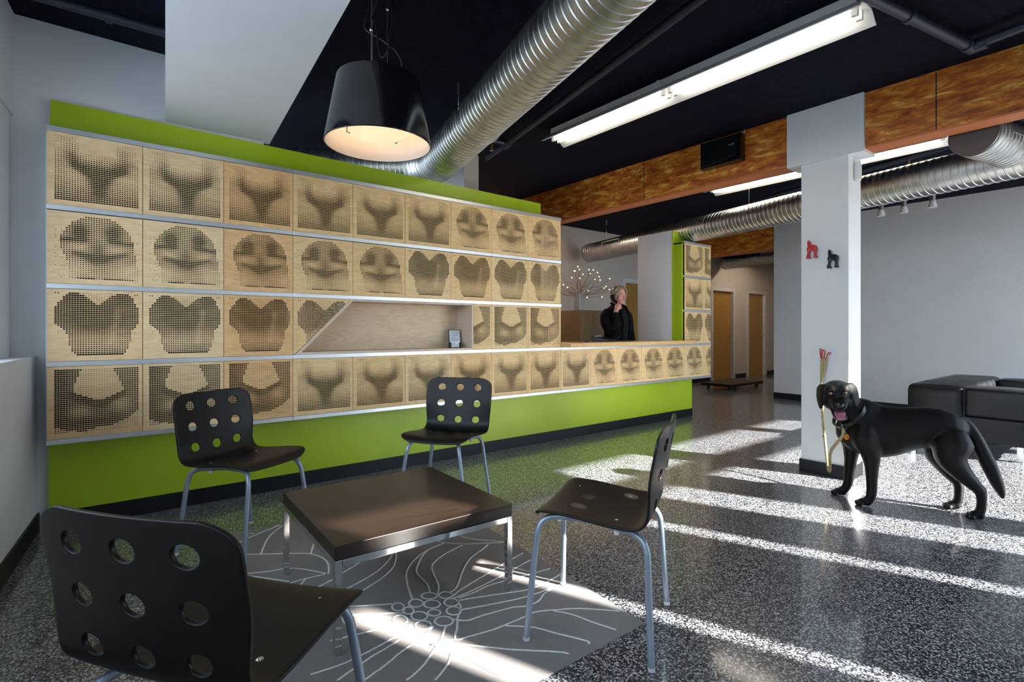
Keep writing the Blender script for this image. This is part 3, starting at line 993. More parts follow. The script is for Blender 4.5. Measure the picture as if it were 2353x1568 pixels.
# ------------------------------------------------------------------ fluorescent fixtures
def fixture(name, x, y0, y1, label, tube_mat='tube', along='y'):
    """open strip reflector; x is its centre line"""
    root = empty(name, (x, 0, 0) if along == 'y' else (0, x, 0), 0)
    if along == 'x':
        root.rotation_euler = (0, 0, -PI / 2)
    tag(root, label, 'ceiling light', 'open fluorescent ceiling fixtures')
    zl = 2.755
    prof = [(-0.135, zl), (-0.115, zl + 0.012), (-0.085, zl + 0.045), (-0.06, zl + 0.062), (0.06, zl + 0.062), (0.085, zl + 0.045), (0.115, zl + 0.012), (0.135, zl),
            (0.130, zl - 0.004), (0.108, zl + 0.006), (0.080, zl + 0.036), (0.055, zl + 0.054), (-0.055, zl + 0.054), (-0.080, zl + 0.036), (-0.108, zl + 0.006), (-0.130, zl - 0.004)]
    MB().prism(prof, 'y', y0, y1).build('reflector', M['white_metal'], root, smooth=35)
    MB().box(-0.055, 0.055, y0 + 0.03, y1 - 0.03, zl + 0.063, ZC - 0.004).build('housing', M['white_metal'], root)
    nseg = 2 if (y1 - y0) > 1.8 else 1
    ln = (y1 - y0 - 0.04) / nseg
    for k in range(nseg):
        a = y0 + 0.02 + k * ln
        for sx_ in (-0.032, 0.032):
            MB().tube([(sx_, a + 0.05, zl + 0.022), (sx_, a + ln - 0.05, zl + 0.022)], 0.013, 12).build('tube', M[tube_mat], root, smooth=60)
            for yy in (a + 0.012, a + ln - 0.042):
                MB().box(sx_ - 0.012, sx_ + 0.012, yy, yy + 0.03, zl + 0.006, zl + 0.054).build('lamp_holder', M['white_metal'], root)
    if nseg == 2:
        ym = (y0 + y1) / 2
        MB().box(-0.137, 0.137, ym - 0.012, ym + 0.012, zl + 0.0665, zl + 0.070).build('joint_clip', M['white_metal'], root)
    return root
fixture('fluorescent_fixture', 3.11, 0.975, 3.36, 'nearest fluorescent ceiling fixture in front of the timber beam')
fixture('fluorescent_fixture.001', 5.735, 1.18, 3.435, 'fluorescent ceiling fixture behind the timber beam and column')
fixture('fluorescent_fixture.002', 5.86, 4.2, 5.46, 'fluorescent fixture with only its tip showing beside the panel wall', 'tube_warm', along='x')
hx = fixture('fluorescent_fixture.003', 11.3, 4.6, 5.8, 'unseen fluorescent fixture added to light the back hall', 'tube_warm')  # added out of view behind the far beam to brighten the hall

# ------------------------------------------------------------------ pendant lamp
lx, ly = 0.972, 2.19
lamp = empty('pendant_lamp', (lx, ly, 1.95)); tag(lamp, 'large glossy black drum pendant lamp over the coffee table', 'pendant lamp')
lamp.location = (lx, ly, 0)
zb0, zt0 = 1.95, 2.235
rb_, rt_ = 0.232, 0.183
MB().lathe([(rt_ - 0.012, zt0), (rt_ - 0.004, zt0 + 0.002), (rt_, zt0 - 0.006), (rb_, zb0 + 0.003), (rb_ - 0.002, zb0), (rb_ - 0.005, zb0)], n=64).build('shade', M['black_gloss'], lamp, smooth=40)
MB().lathe([(rb_ - 0.006, zb0 + 0.001), (rt_ - 0.006, zt0 - 0.008), (0.02, zt0 - 0.006)], n=64).build('shade_lining', M['rim_light'], lamp, smooth=40)
MB().lathe([(0.001, zt0 - 0.004), (rt_ - 0.010, zt0 - 0.004), (rt_ - 0.010, zt0), (0.001, zt0)], n=64).build('top_plate', M['black_gloss'], lamp, smooth=40)
MB().lathe([(0.001, zb0 + 0.03), (0.06, zb0 + 0.034), (0.105, zb0 + 0.047), (0.13, zb0 + 0.064), (0.128, zb0 + 0.067), (0.10, zb0 + 0.055), (0.001, zb0 + 0.04)], n=48).build('glass_diffuser', M['lens'], lamp, smooth=60)
for k in range(3):
    a = 2 * PI * k / 3 + 0.5
    ca, sa = math.cos(a), math.sin(a)
    MB().tube([(0.12 * ca, 0.12 * sa, zt0 - 0.03), (0.135 * ca, 0.135 * sa, zb0 + 0.085), (0.137 * ca, 0.137 * sa, zb0 + 0.056), (0.122 * ca, 0.122 * sa, zb0 + 0.05)], 0.0022, 6).build('diffuser_hook', M['black_plastic'], lamp, smooth=60)
for (ax, ay) in ((-0.03, 0.01), (-0.024, 0.012), (0.075, 0.07)):
    MB().tube([(ax, ay, zt0), (ax, ay, ZC - 0.002)], 0.0011, 6).build('suspension_wire', M['steel'], lamp, smooth=60)
for (ax, ay, az) in ((-0.03, 0.01, 2.46), (0.075, 0.07, 2.62)):
    MB().ball((ax, ay, az), (0.008, 0.008, 0.010), 10, 6).build('wire_grip', M['chrome'], lamp, smooth=60)
# camera-facing plane of the lamp's slack cord
rgt = Vector((0.785, -0.62, 0))
cord = [(0.07, 2.245), (0.10, 2.30), (0.075, 2.36), (0.02, 2.42), (-0.05, 2.47), (-0.055, 2.52), (-0.04, 2.58), (-0.05, 2.66), (-0.045, 2.72), (-0.03, 2.70), (-0.028, 2.60), (-0.02, 2.55),
        (-0.01, 2.58), (0.0, 2.63), (0.05, 2.66), (0.065, 2.60), (0.06, 2.50), (0.04, 2.37), (0.02, 2.345), (0.0, 2.40), (-0.02, 2.48), (-0.045, 2.56), (-0.03, 2.66), (-0.04, 2.76), (-0.03, 2.865)]
pts = [rgt * a + Vector((0.004 * math.sin(i), 0.01 * math.cos(i * 1.7), z)) for i, (a, z) in enumerate(cord)]
MB().tube(catmull(pts, 6), 0.0042, 8).build('power_cord', M['black_plastic'], lamp, smooth=60)
MB().lathe([(0.001, ZC - 0.03), (0.05, ZC - 0.03), (0.055, ZC - 0.001)], n=24).build('ceiling_rose', M['black_plastic'], lamp, smooth=40)
pl_d = bpy.data.lights.new('pendant_bulb', 'POINT')
pl_d.energy = 1.4
pl_d.color = (1.0, 0.78, 0.55)
pl_d.shadow_soft_size = 0.04
pl_o = bpy.data.objects.new('pendant_bulb', pl_d)
COL.objects.link(pl_o)
pl_o.parent = lamp
pl_o.location = (0, 0, zb0 + 0.13)

# ------------------------------------------------------------------ chairs
def chair_shell():
    prof = catmull([(0, .208, .432), (0, .196, .450), (0, .16, .461), (0, .06, .456), (0, -.07, .441), (0, -.145, .437), (0, -.185, .449), (0, -.206, .480), (0, -.216, .520), (0, -.236, .62), (0, -.256, .728), (0, -.266, .793)], 10)
    L = [0.0]
    for a, b_ in zip(prof[:-1], prof[1:]): L.append(L[-1] + (b_ - a).length)
    def at(d):
        d = max(0, min(L[-1], d))
        k = 0
        while k < len(L) - 2 and L[k + 1] < d: k += 1
        return prof[k].lerp(prof[k + 1], (d - L[k]) / (L[k + 1] - L[k]))
    S = 0.0225
    nr = 35
    st = L[-1] / nr
    def pos(k, r):            # k column in grid units, r row in grid units
        d = r * st
        Wd = 0.226 + 0.009 * sstep(0.45, 0.60, d)
        rc = 0.062
        q = min(d, L[-1] - d)
        w = Wd - (rc - math.sqrt(max(0, rc * rc - max(0, rc - q) ** 2)) if q < rc else 0)
        x = k * S * w / (9 * S)
        p = at(d)
        t = (x / 0.2)
        back = sstep(0.40, 0.62, d)
        p = p + Vector((0, 0.018 * t * t * back, 0.010 * t * t * (1 - back)))
        return Vector((x, p.y, p.z))
    mb = MB()
    idx = {}
    vs, fs = [], []
    def vt(k, r):
        key = (round(k, 4), round(r, 4))
        if key not in idx:
            idx[key] = len(vs)
            vs.append(tuple(pos(k, r)))
        return idx[key]
    centers = [(kc, rc) for kc in (-5, 0, 5) for rc in (nr - 3, nr - 8, nr - 13)]
    def inhole(k, r):
        return any(kc - 2 <= k < kc + 2 and rc - 2 <= r < rc + 2 for kc, rc in centers)
    for k in range(-9, 9):
        for r in range(nr):
            if not inhole(k, r):
                fs.append((vt(k, r), vt(k + 1, r), vt(k + 1, r + 1), vt(k, r + 1)))
    for kc, rc in centers:
        sq = [(-2 + i, -2) for i in range(4)] + [(2, -2 + i) for i in range(4)] + [(2 - i, 2) for i in range(4)] + [(-2, 2 - i) for i in range(4)]
        rad = 0.0235
        def circ(i, f):
            a, b_ = sq[i]
            th = math.atan2(b_, a)
            return vt(kc + rad * f / S * math.cos(th) + 1e-3 * 0, rc + rad * f / st * math.sin(th))
        for i in range(16):
            j = (i + 1) % 16
            o1 = vt(kc + sq[i][0], rc + sq[i][1]); o2 = vt(kc + sq[j][0], rc + sq[j][1])
            m1, m2 = circ(i, 1.12), circ(j, 1.12)
            h1, h2 = circ(i, 1.0), circ(j, 1.0)
            fs.append((o1, o2, m2, m1))
            fs.append((m1, m2, h2, h1))
    mb.add(vs, fs)
    return mb

def make_chair():
    root = empty('visitor_chair')
    mb = chair_shell()
    me = mb.mesh('shell', 180)
    sh = link('shell', me, M['chair'], root)
    s = sh.modifiers.new('solid', 'SOLIDIFY'); s.thickness = 0.011; s.offset = 0
    ss = sh.modifiers.new('sub', 'SUBSURF'); ss.levels = 1; ss.render_levels = 2
    bv = sh.modifiers.new('bev', 'BEVEL'); bv.width = 0.003; bv.segments = 1; bv.limit_method = 'ANGLE'; bv.angle_limit = math.radians(60)
    sh.modifiers.move(2, 1)
    for sgn in (-1, 1):
        f = [(.13, .0, .430), (.140, .10, .434), (.150, .150, .432), (.160, .180, .418), (.169, .195, .390), (.176, .202, .350), (.20, .214, .18), (.224, .224, .012)]
        r = [(.13, -.0, .430), (.142, -.09, .421), (.155, -.145, .416), (.168, -.178, .402), (.177, -.193, .374), (.184, -.199, .335), (.205, -.208, .17), (.226, -.217, .012)]
        for path in (f, r):
            pts = [(sgn * a, b_, c) for a, b_, c in path]
            lg = MB().tube(catmull(pts, 5), 0.0115, 12).build('leg', M['silver_paint'], root, smooth=60)
            MB().lathe([(0.001, 0.0), (0.0115, 0.0), (0.0125, 0.004), (0.0125, 0.013), (0.001, 0.014)], (pts[-1][0], pts[-1][1], 0), 12).build('foot_cap', M['clip'], lg, smooth=50)
        for (bx, by, bz) in ((.138, .125, .4665), (.142, -.085, .4485)):
            MB().lathe([(0.009, 0), (0.008, 0.0025), (0.005, 0.004), (0.001, 0.0045)], (sgn * bx, by, bz), 12).build('bolt', M['chrome'], root, smooth=60)
            MB().lathe([(0.001, -0.05), (0.009, -0.05), (0.009, -0.012), (0.001, -0.012)], (sgn * bx, by, bz), 10).build('clip', M['clip'], root, smooth=40)
    return root
ch0 = make_chair()
CH = [((0.603, 3.005), -59, 'black perforated chair on the far left, in front of the green wall'),
      ((1.735, 2.882), 216, 'black perforated chair facing the camera behind the coffee table'),
      ((1.514, 1.360), 119, 'black perforated chair seen from the side, right of the coffee table'),
      ((0.238, 1.318), 37, 'nearest black perforated chair seen from behind, bottom left')]
for i, ((x, y), a, lab) in enumerate(CH):
    c = ch0 if i == 0 else copy_tree(ch0)
    c.location = (x, y, 0.0076)
    c.rotation_euler = (0, 0, math.radians(a - 90))
    tag(c, lab, 'chair', 'black perforated visitor chairs around the coffee table')

# ------------------------------------------------------------------ coffee table
t0 = empty('coffee_table', (1.024, 2.147, 0.0), math.radians(-2.0)); tag(t0, 'square dark wood coffee table on chrome legs', 'table')
hw = 0.378
MB().box(-hw, hw, -hw, hw, 0.332, 0.382).build('table_top', M['table'], t0, bevel=0.002)
for a in (-1, 1):
    for b_ in (-1, 1):
        MB().box(a * (hw - 0.012) - 0.0125, a * (hw - 0.012) + 0.0125, b_ * (hw - 0.012) - 0.0125, b_ * (hw - 0.012) + 0.0125, 0.008, 0.332).build('leg', M['chrome'], t0, bevel=0.0015)
for a in (-1, 1):
    MB().box(a * (hw - 0.012) - 0.0125, a * (hw - 0.012) + 0.0125, -hw + 0.026, hw - 0.026, 0.307, 0.3315).build('rail', M['chrome'], t0, bevel=0.0015)
    MB().box(-hw + 0.026, hw - 0.026, a * (hw - 0.012) - 0.0125, a * (hw - 0.012) + 0.0125, 0.307, 0.3315).build('rail', M['chrome'], t0, bevel=0.0015)

# ------------------------------------------------------------------ rug with line flowers
FWD = Vector((math.cos(CAM_ANG), math.sin(CAM_ANG), 0)); RGT = Vector((math.sin(CAM_ANG), -math.cos(CAM_ANG), 0))
def floor_at(px, py):
    d = F_PX * H_CAM / (py - 758.0)
    p_ = FWD * d + RGT * (d * (px - 1176.5) / F_PX)
    return Vector((p_.x, p_.y, 0))
RT = 0.005
fr_c = Vector((1.640, 1.255, 0))
ra = math.radians(-3.5)
ry = Vector((-math.sin(ra), math.cos(ra), 0)); rx = Vector((-math.cos(ra), -math.sin(ra), 0))
ry = Vector((math.sin(math.radians(4.5)), math.cos(math.radians(4.5)), 0))
rx = Vector((-math.cos(math.radians(1.0)), math.sin(math.radians(1.0)) * 0.3, 0))
RW, RLN = 1.40, 1.95
q = [fr_c, fr_c + rx * RW, fr_c + rx * RW + ry * RLN, fr_c + ry * RLN]
rug = MB().prism([(p_.x, p_.y) for p_ in q], 'z', 0.0, RT).build('rug', M['rug'], bevel=0.003)
tag(rug, 'grey rug with white line flowers under the coffee table', 'rug')
Z4 = lambda x, y: (700 + x * .34, 1150 + y * .34)
Z2 = lambda x, y: (350 + x * .3827, 850 + y * .3827)
CIR = [(840, 655, 52, 22), (952, 650, 45, 22), (752, 705, 48, 27), (860, 712, 55, 27), (990, 700, 48, 26), (630, 730, 40, 27), (702, 755, 35, 24), (775, 792, 55, 30), (875, 770, 42, 22), (1007, 757, 50, 28), (940, 827, 62, 32), (645, 818, 48, 32), (802, 855, 55, 30)]
LN4 = [[(728, 680), (700, 600), (685, 510), (715, 440), (770, 385), (830, 345), (940, 297)], [(845, 630), (830, 580), (765, 510), (755, 470), (790, 390), (830, 345)],
       [(890, 665), (905, 590), (868, 500), (865, 440), (950, 370), (1065, 312)], [(985, 630), (1030, 590), (1070, 480), (1120, 400), (1200, 340), (1240, 305)],
       [(870, 283), (1000, 300), (1100, 303), (1240, 297), (1360, 292)], [(1030, 238), (1130, 270), (1360, 288)],
       [(1000, 660), (1060, 610), (1240, 500), (1360, 428), (1500, 350)], [(1010, 670), (1130, 620), (1290, 540), (1380, 490), (1525, 412)],
       [(1040, 670), (1150, 630), (1260, 580), (1500, 515), (1670, 466)], [(1045, 685), (1300, 645), (1500, 615), (1620, 570), (1735, 505)],
       [(1060, 750), (1300, 705), (1500, 660), (1700, 590), (1745, 562)], [(1000, 815), (1100, 822), (1200, 790), (1400, 735), (1500, 725), (1580, 690), (1620, 640), (1700, 590)],
       [(1035, 690), (1055, 740), (1035, 800), (1030, 870), (1020, 950), (1100, 935), (1300, 875), (1480, 800), (1560, 765), (1700, 750), (1880, 742), (2190, 765)],
       [(1680, 757), (1800, 780), (1950, 835), (2105, 886)], [(1355, 858), (1550, 870), (1700, 910), (1900, 960), (1920, 982)], [(850, 990), (1020, 950)],
       [(850, 990), (1000, 980), (1200, 1000), (1400, 1020), (1700, 1035), (1785, 1048)], [(880, 1000), (1000, 1040), (1150, 1110), (1300, 1190), (1400, 1222)],
       [(955, 860), (920, 950), (905, 975)], [(880, 1010), (800, 1130), (690, 1229)], [(990, 1045), (960, 1130), (880, 1229)], [(870, 860), (800, 930), (660, 1030), (540, 1130), (400, 1229)],
       [(740, 880), (600, 980), (450, 1070), (220, 1229)], [(720, 850), (600, 940), (400, 1050), (250, 1120), (40, 1190)], [(600, 845), (460, 890), (300, 930), (170, 960)],
       [(590, 710), (400, 722), (250, 730)], [(680, 770), (430, 778), (260, 790)], [(330, 655), (500, 550), (590, 470), (615, 410), (612, 355), (580, 300)], [(240, 630), (400, 545), (500, 480), (570, 410), (600, 360)], [(50, 615), (180, 550), (240, 510), (410, 405)]]
LN2 = [[(430, 990), (610, 990)], [(690, 937), (740, 945), (840, 915)], [(790, 935), (700, 1010), (650, 1115)], [(440, 1115), (650, 1115), (840, 1110), (960, 1115), (1040, 1150), (1060, 1200), (1055, 1235)],
       [(480, 1090), (520, 1045), (640, 990), (790, 930)], [(415, 1045), (500, 1052), (450, 1110)], [(950, 1115), (970, 1050)], [(490, 1235), (650, 1225), (850, 1200), (1040, 1230)],
       [(500, 1235), (650, 1255), (820, 1280)], [(800, 1300), (920, 1262), (1040, 1235)], [(870, 1320), (920, 1265)], [(960, 1330), (1075, 1270)]]
lm = MB()
inv = Matrix(((rx.x, ry.x), (rx.y, ry.y))).inverted()
random.seed(3)
def line(pts2, closed=False, w=0.0042):
    pts_ = [floor_at(*p_) for p_ in pts2]
    pts_ = catmull(pts_, 8 if not closed else 2, closed)
    keep = []
    for p_ in pts_:
        ab = inv @ Vector((p_.x - fr_c.x, p_.y - fr_c.y))
        if 0.02 < ab.x < RW - 0.02 and 0.02 < ab.y < RLN - 0.02:
            keep.append(p_ + Vector((random.uniform(-.0008, .0008), random.uniform(-.0008, .0008), RT + 0.0005)))
    if len(keep) > 2:
        lm.tube(keep, w, 6, flat=0.42, closed=closed)
for x, y, a, b_ in CIR:
    line([Z4(x + a * math.cos(k * PI / 6), y + b_ * math.sin(k * PI / 6)) for k in range(12)], True, 0.0042)
for l in LN4: line([Z4(*p_) for p_ in l])
for l in LN2: line([Z2(*p_) for p_ in l])
ro = lm.build('line_pattern', M['rug_line'], rug, smooth=180)
tag(ro, 'white tufted flower lines', kind='stuff')

# ------------------------------------------------------------------ sofa
sf = empty('leather_sofa', (6.95, 1.15, 0)); tag(sf, 'black leather sofa against the grey wall behind the dog', 'sofa')
sf.location = (0, 0, 0)
def cushion(name, x0, x1, y0, y1, z0, z1, bev=0.035, puff=0.012):
    mb = MB()
    nx_, ny_, nz_ = 8, 6, 5
    bm = bmesh.new()
    bmesh.ops.create_cube(bm, size=1.0)
    bmesh.ops.subdivide_edges(bm, edges=bm.edges[:], cuts=5, use_grid_fill=True)
    for v in bm.verts:
        c = v.co.copy()
        n_ = 1 - min(1, (2 * abs(c.x)) ** 2 * 0.5 + (2 * abs(c.y)) ** 2 * 0.5)
        pf = 1 + 0
        px_ = c.x * (x1 - x0); py_ = c.y * (y1 - y0); pz_ = c.z * (z1 - z0)
        def bul(a, b2): return (1 - (2 * a) ** 2) * (1 - (2 * b2) ** 2)
        if abs(abs(c.x) - .5) < 1e-4: px_ += math.copysign(puff, c.x) * bul(c.y, c.z)
        if abs(abs(c.y) - .5) < 1e-4: py_ += math.copysign(puff, c.y) * bul(c.x, c.z)
        if abs(abs(c.z) - .5) < 1e-4: pz_ += math.copysign(puff, c.z) * bul(c.x, c.y)
        v.co = (px_ + (x0 + x1) / 2, py_ + (y0 + y1) / 2, pz_ + (z0 + z1) / 2)
    me = bpy.data.meshes.new(name)
    bm.to_mesh(me); bm.free()
    me.polygons.foreach_set('use_smooth', [True] * len(me.polygons))
    o = link(name, me, M['leather'], sf, bevel=bev, seg=4)
    return o
cushion('back_cushion', 6.105, 7.80, 1.163, 1.590, 0.135, 0.615, 0.055, 0.018)
cushion('arm', 6.10, 6.42, 0.70, 1.1625, 0.351, 0.610, 0.03)
cushion('arm_base', 6.10, 6.42, 0.70, 1.1625, 0.13, 0.3505, 0.012, 0.006)
cushion('arm', 7.48, 7.80, 0.70, 1.160, 0.352, 0.600, 0.03)
cushion('arm_base', 7.48, 7.80, 0.70, 1.160, 0.13, 0.349, 0.02, 0.006)
cushion('seat_cushion', 6.43, 6.95, 0.70, 1.16, 0.20, 0.42)
cushion('seat_cushion', 6.955, 7.475, 0.70, 1.16, 0.20, 0.42)
MB().box(6.15, 7.75, 0.74, 1.55, 0.12, 0.20).build('frame', M['black_plastic'], sf)
MB().tube([(6.118, 1.545, 0.596), (6.104, 1.50, 0.604), (6.10, 1.16, 0.607), (6.10, 0.71, 0.596)], 0.006, 8).build('piping', M['leather'], sf, smooth=60)
MB().tube([(6.108, 1.1615, 0.14), (6.096, 1.1615, 0.36), (6.102, 1.1615, 0.606)], 0.005, 8).build('piping', M['leather'], sf, smooth=60)
for lx_ in (6.145, 7.745):
    for ly_ in (0.80, 1.54):
        MB().box(lx_ - 0.02, lx_ + 0.02, ly_ - 0.02, ly_ + 0.02, 0, 0.135).build('leg', M['chrome'], sf, bevel=0.002)

# ------------------------------------------------------------------ column hooks, alarm, speaker
def tail_hook(name, y, z, mat, label):
    s_ = 0.0205
    ol = [(-.35, -3.0), (.9, -3.0), (1.0, -2.7), (.55, -2.2), (.45, -1.2), (.75, -.4), (1.4, -.05), (2.0, -.3), (2.3, -1.0), (2.25, -2.0), (2.05, -2.6), (2.1, -2.9), (3.3, -2.9), (3.35, -2.6), (3.0, -2.2), (2.95, -1.0), (3.2, .2), (3.2, 1.0), (2.8, 1.7), (2.1, 2.05), (1.2, 2.0), (.9, 2.6), (.55, 3.7), (.3, 3.85), (.05, 3.4), (-.05, 2.4), (.1, 1.6), (-.2, .9), (-.2, .2), (0, -.6), (-.2, -1.6), (-.45, -2.6)]
    pts_ = [Vector((a - 1.4, b_, 0)) for a, b_ in ol]
    pts_ = catmull(pts_, 3, True)
    # seen from the -x side: +y is to the left in the picture
    mb = MB().prism([(y - p_.x * s_, z + p_.y * s_) for p_ in pts_], 'x', 4.368, 4.396)
    o = mb.build(name, mat, bevel=0.008, seg=3)
    for p_ in o.data.polygons: p_.use_smooth = True
    MB().tube([(4.372, y + 0.014, z + 0.052), (4.36, y + 0.018, z + 0.072), (4.356, y + 0.018, z + 0.078)], [0.007, 0.005, 0.003], 8).build('tail_tip', mat, o, smooth=60)
    tag(o, label, 'wall hook', 'dog tail hooks on the column')
    return o
tail_hook('dog_tail_hook', 1.752, 1.752, M['red'], 'red dog rear wall hook with raised tail on the column')
tail_hook('dog_tail_hook.001', 1.603, 1.662, M['black_plastic'], 'black dog rear wall hook with raised tail on the column')
# red wire leash hook
wy, wz = 1.672, 0.925
wh = MB().tube(catmull([(4.398, wy + .020, wz - .018), (4.385, wy + .022, wz + .015), (4.372, wy + .016, wz + .055), (4.370, wy + .006, wz + .050), (4.376, wy + .010, wz + .01), (4.374, wy + .004, wz - .018), (4.366, wy - .004, wz - .022), (4.362, wy + .000, wz + .010), (4.364, wy - .009, wz + .048), (4.370, wy - .016, wz + .040), (4.375, wy - .012, wz + .005), (4.380, wy - .008, wz - .02), (4.378, wy - .022, wz - .022), (4.370, wy - .034, wz + .005), (4.366, wy - .039, wz + .022), (4.366, wy - .050, wz + .032), (4.366, wy - .058, wz + .026), (4.366, wy - .052, wz + .017), (4.366, wy - .041, wz + .021)], 5), 0.0032, 8).build('wire_hook', M['red'], smooth=60)
tag(wh, 'red wire leash hook with loops on the column', 'wall hook')
# alarm on the narrow side of the column
al = MB()
al.prism([(4.53 + 0.03 * math.cos(t * PI / 8), 2.335 + (0.045 if math.sin(t * PI / 8) >= 0 else -0.045) + 0.03 * math.sin(t * PI / 8)) for t in range(16)], 'y', 1.468, 1.5025)
ao = al.build('wall_sensor', M['white_metal'], bevel=0.008, seg=3)
tag(ao, 'small white oval sensor near the top of the column', 'sensor')
MB().prism([(4.53 + 0.012 * math.cos(t * PI / 8), 2.335 + (0.04 if math.sin(t * PI / 8) >= 0 else -0.04) + 0.012 * math.sin(t * PI / 8)) for t in range(16)], 'y', 1.462, 1.469).build('sensor_lens', M['frost'], ao)
# speaker on the beam
sp = MB().prism([(2.69, 2.600), (2.69, 2.838), (2.305, 2.838), (2.305, 2.600)], 'x', 4.33, 4.408).build('wall_speaker', M['black_gloss'], bevel=0.006)
tag(sp, 'black box speaker mounted on the timber beam', 'speaker')
MB().prism([(2.68, 2.61), (2.68, 2.828), (2.335, 2.828), (2.345, 2.66), (2.45, 2.635), (2.56, 2.62)], 'x', 4.318, 4.331).build('front_grille', M['black_plastic'], sp, bevel=0.003)
for k in range(3):
    MB().box(4.3165, 4.3185, 2.395 - k * 0.018, 2.405 - k * 0.018, 2.745, 2.751).build('logo_mark', M['clip'], sp)
for k in (0, 0.03):
    MB().tube(catmull([(4.40, 2.34 - k, 2.838), (4.385, 2.33 - k, 2.85), (4.39, 2.335 - k, 2.868)], 4), 0.0025, 6).build('speaker_cable', M['clip'], sp, smooth=60)

# track spotlights by the grey wall
tr = MB().box(7.55, 7.58, 1.2, 2.9, 2.80, 2.868).build('spot_rail', M['black_base'])
tag(tr, 'black ceiling rail above the three small spotlights', 'rail')
for i, (px_, py_) in enumerate(((2025, 487), (2077, 479), (2143, 466))):
    t_ = math.tan
    a_ = (px_ - 1176.5) / F_PX
    rx_, ry_ = FWD.x + a_ * RGT.x, FWD.y + a_ * RGT.y
    X_ = 7.56; Y_ = X_ * ry_ / rx_; Zz = H_CAM + (758 - py_) / F_PX * (X_ / rx_)
    so = empty('spotlight', (X_, Y_, Zz)); so.location = (X_, Y_, Zz)
    MB().tube([(0, 0, 0.02), (0, 0, 0.11)], 0.030, 14).build('lamp_base', M['steel'], so, smooth=50)
    MB().tube([(0, 0, 0.11), (0, 0, 2.80 - Zz)], 0.008, 8).build('stem', M['steel'], so, smooth=50)
    MB().lathe([(0.028, 0.03), (0.032, 0.0), (0.042, -0.04), (0.044, -0.055), (0.001, -0.05)], n=20).build('glass_shade', M['frost'], so, smooth=50)
    tag(so, ['leftmost small frosted spotlight under the long duct', 'middle small frosted spotlight under the long duct', 'rightmost small frosted spotlight under the long duct'][i], 'spotlight', 'small spotlights by the grey wall')

# ------------------------------------------------------------------ things in the niche and on the counter
nz = ZS[3] + 0.016
fx0 = empty('brochure_stand', (2.455, 3.915, nz), math.radians(-14)); tag(fx0, 'framed leaflet leaning in the right end of the display niche', 'leaflet stand')
Rl = Matrix.Rotation(math.radians(-10), 4, 'X')
def lean(mb): return mb.xf(Rl)
lean(MB().box(-.055, .055, 0, .010, 0, .160)).build('frame', M['black_plastic'], fx0, bevel=0.004)
lean(MB().box(-.049, .049, -.0012, .0, .004, .154)).build('leaflet', M['white_paper'], fx0)
for k in range(2):
    lean(MB().box(-.040, .036, -.0022, -.0012, .136 - k * .014, .143 - k * .014)).build('heading_line', M['paper_green'], fx0)
for k, w_ in enumerate((.055, .034, .042, .050, .060, .03)):
    lean(MB().box(-.034, -.034 + w_, -.0022, -.0012, .108 - k * .0115, .1105 - k * .0115)).build('text_line', M['print_grey'], fx0)
ch_ = empty('card_holder', (2.415, 3.862, nz), math.radians(-14)); tag(ch_, 'small black holder with white business cards in front of the leaflet', 'card holder')
MB().box(-.062, .062, -.03, .03, 0, .005).build('base', M['black_plastic'], ch_, bevel=0.002)
MB().box(-.052, -.036, -.02, .012, .005, .048).build('holder_side', M['black_plastic'], ch_)
MB().box(.036, .052, -.02, .012, .005, .048).build('holder_side', M['black_plastic'], ch_)
for k in range(5):
    MB().box(-.044, .044, -.014 + k * .004, -.012 + k * .004, .006, .060).build('business_card', M['white_paper'], ch_)
MB().box(-.03, .0, -.0146, -.0141, .038, .046).build('card_print', M['paper_green'], ch_)
MB().box(-.025, .025, -.0146, -.0141, .024, .027).build('card_print', M['print_grey'], ch_)

# desk phone on the counter
ph = empty('desk_phone', (4.42, 3.93, 1.0), math.radians(15)); tag(ph, 'black desk phone base on the counter in front of the receptionist', 'phone')
MB().prism([(-.10, 0), (.10, 0), (.10, .055), (-.10, .02)], 'x', -.095, .095).build('phone_body', M['black_plastic'], ph, bevel=0.005)
MB().box(-.085, .05, .06, .075, .055, .062).build('phone_display', M['clip'], ph, bevel=0.002)
tag(MB().lathe([(0.001, 0), (.018, 0), (.018, .012), (.001, .016)], (3.98, 3.78, 1.0), 12).build('counter_bell', M['black_plastic'], smooth=40), 'tiny dark bell on the left end of the counter', 'bell')

# cabinet and twig lamp behind the counter
cb_ = MB().box(5.445, 6.02, 5.30, YD - 0.002, 0, 1.415).build('tall_cabinet', M['cabinet_wood'], bevel=0.003)
tag(cb_, 'brown wooden cabinet block behind the reception counter', 'cabinet')
vs0 = empty('twig_lamp', (5.53, 5.40, 1.416)); tag(vs0, 'square metal vase of bare twigs tipped with tiny lights on the cabinet', 'twig lamp')
vmb = MB()
vmb.box(-.055, .055, -.055, .055, 0, .25)
vmb.build('vase', M['steel'], vs0, bevel=0.002)
random.seed(21)
BUD = [(-.50, .17), (-.47, .17), (-.37, .27), (-.36, .34), (-.34, .40), (-.34, .43), (-.28, .16), (-.06, .50), (-.05, .53), (-.08, .46), (-.03, .465), (.06, .40), (.13, .47), (.21, .475), (.19, .425), (.33, .465), (.35, .37), (.28, .31), (.30, .25), (.47, .29), (.46, .16), (.43, .125), (.60, .14), (.58, .12), (.45, .06), (.38, -.07), (.10, -.10), (.16, .06), (-.22, .10), (-.42, .0), (-.50, .02), (.02, .33), (-.15, .30)]
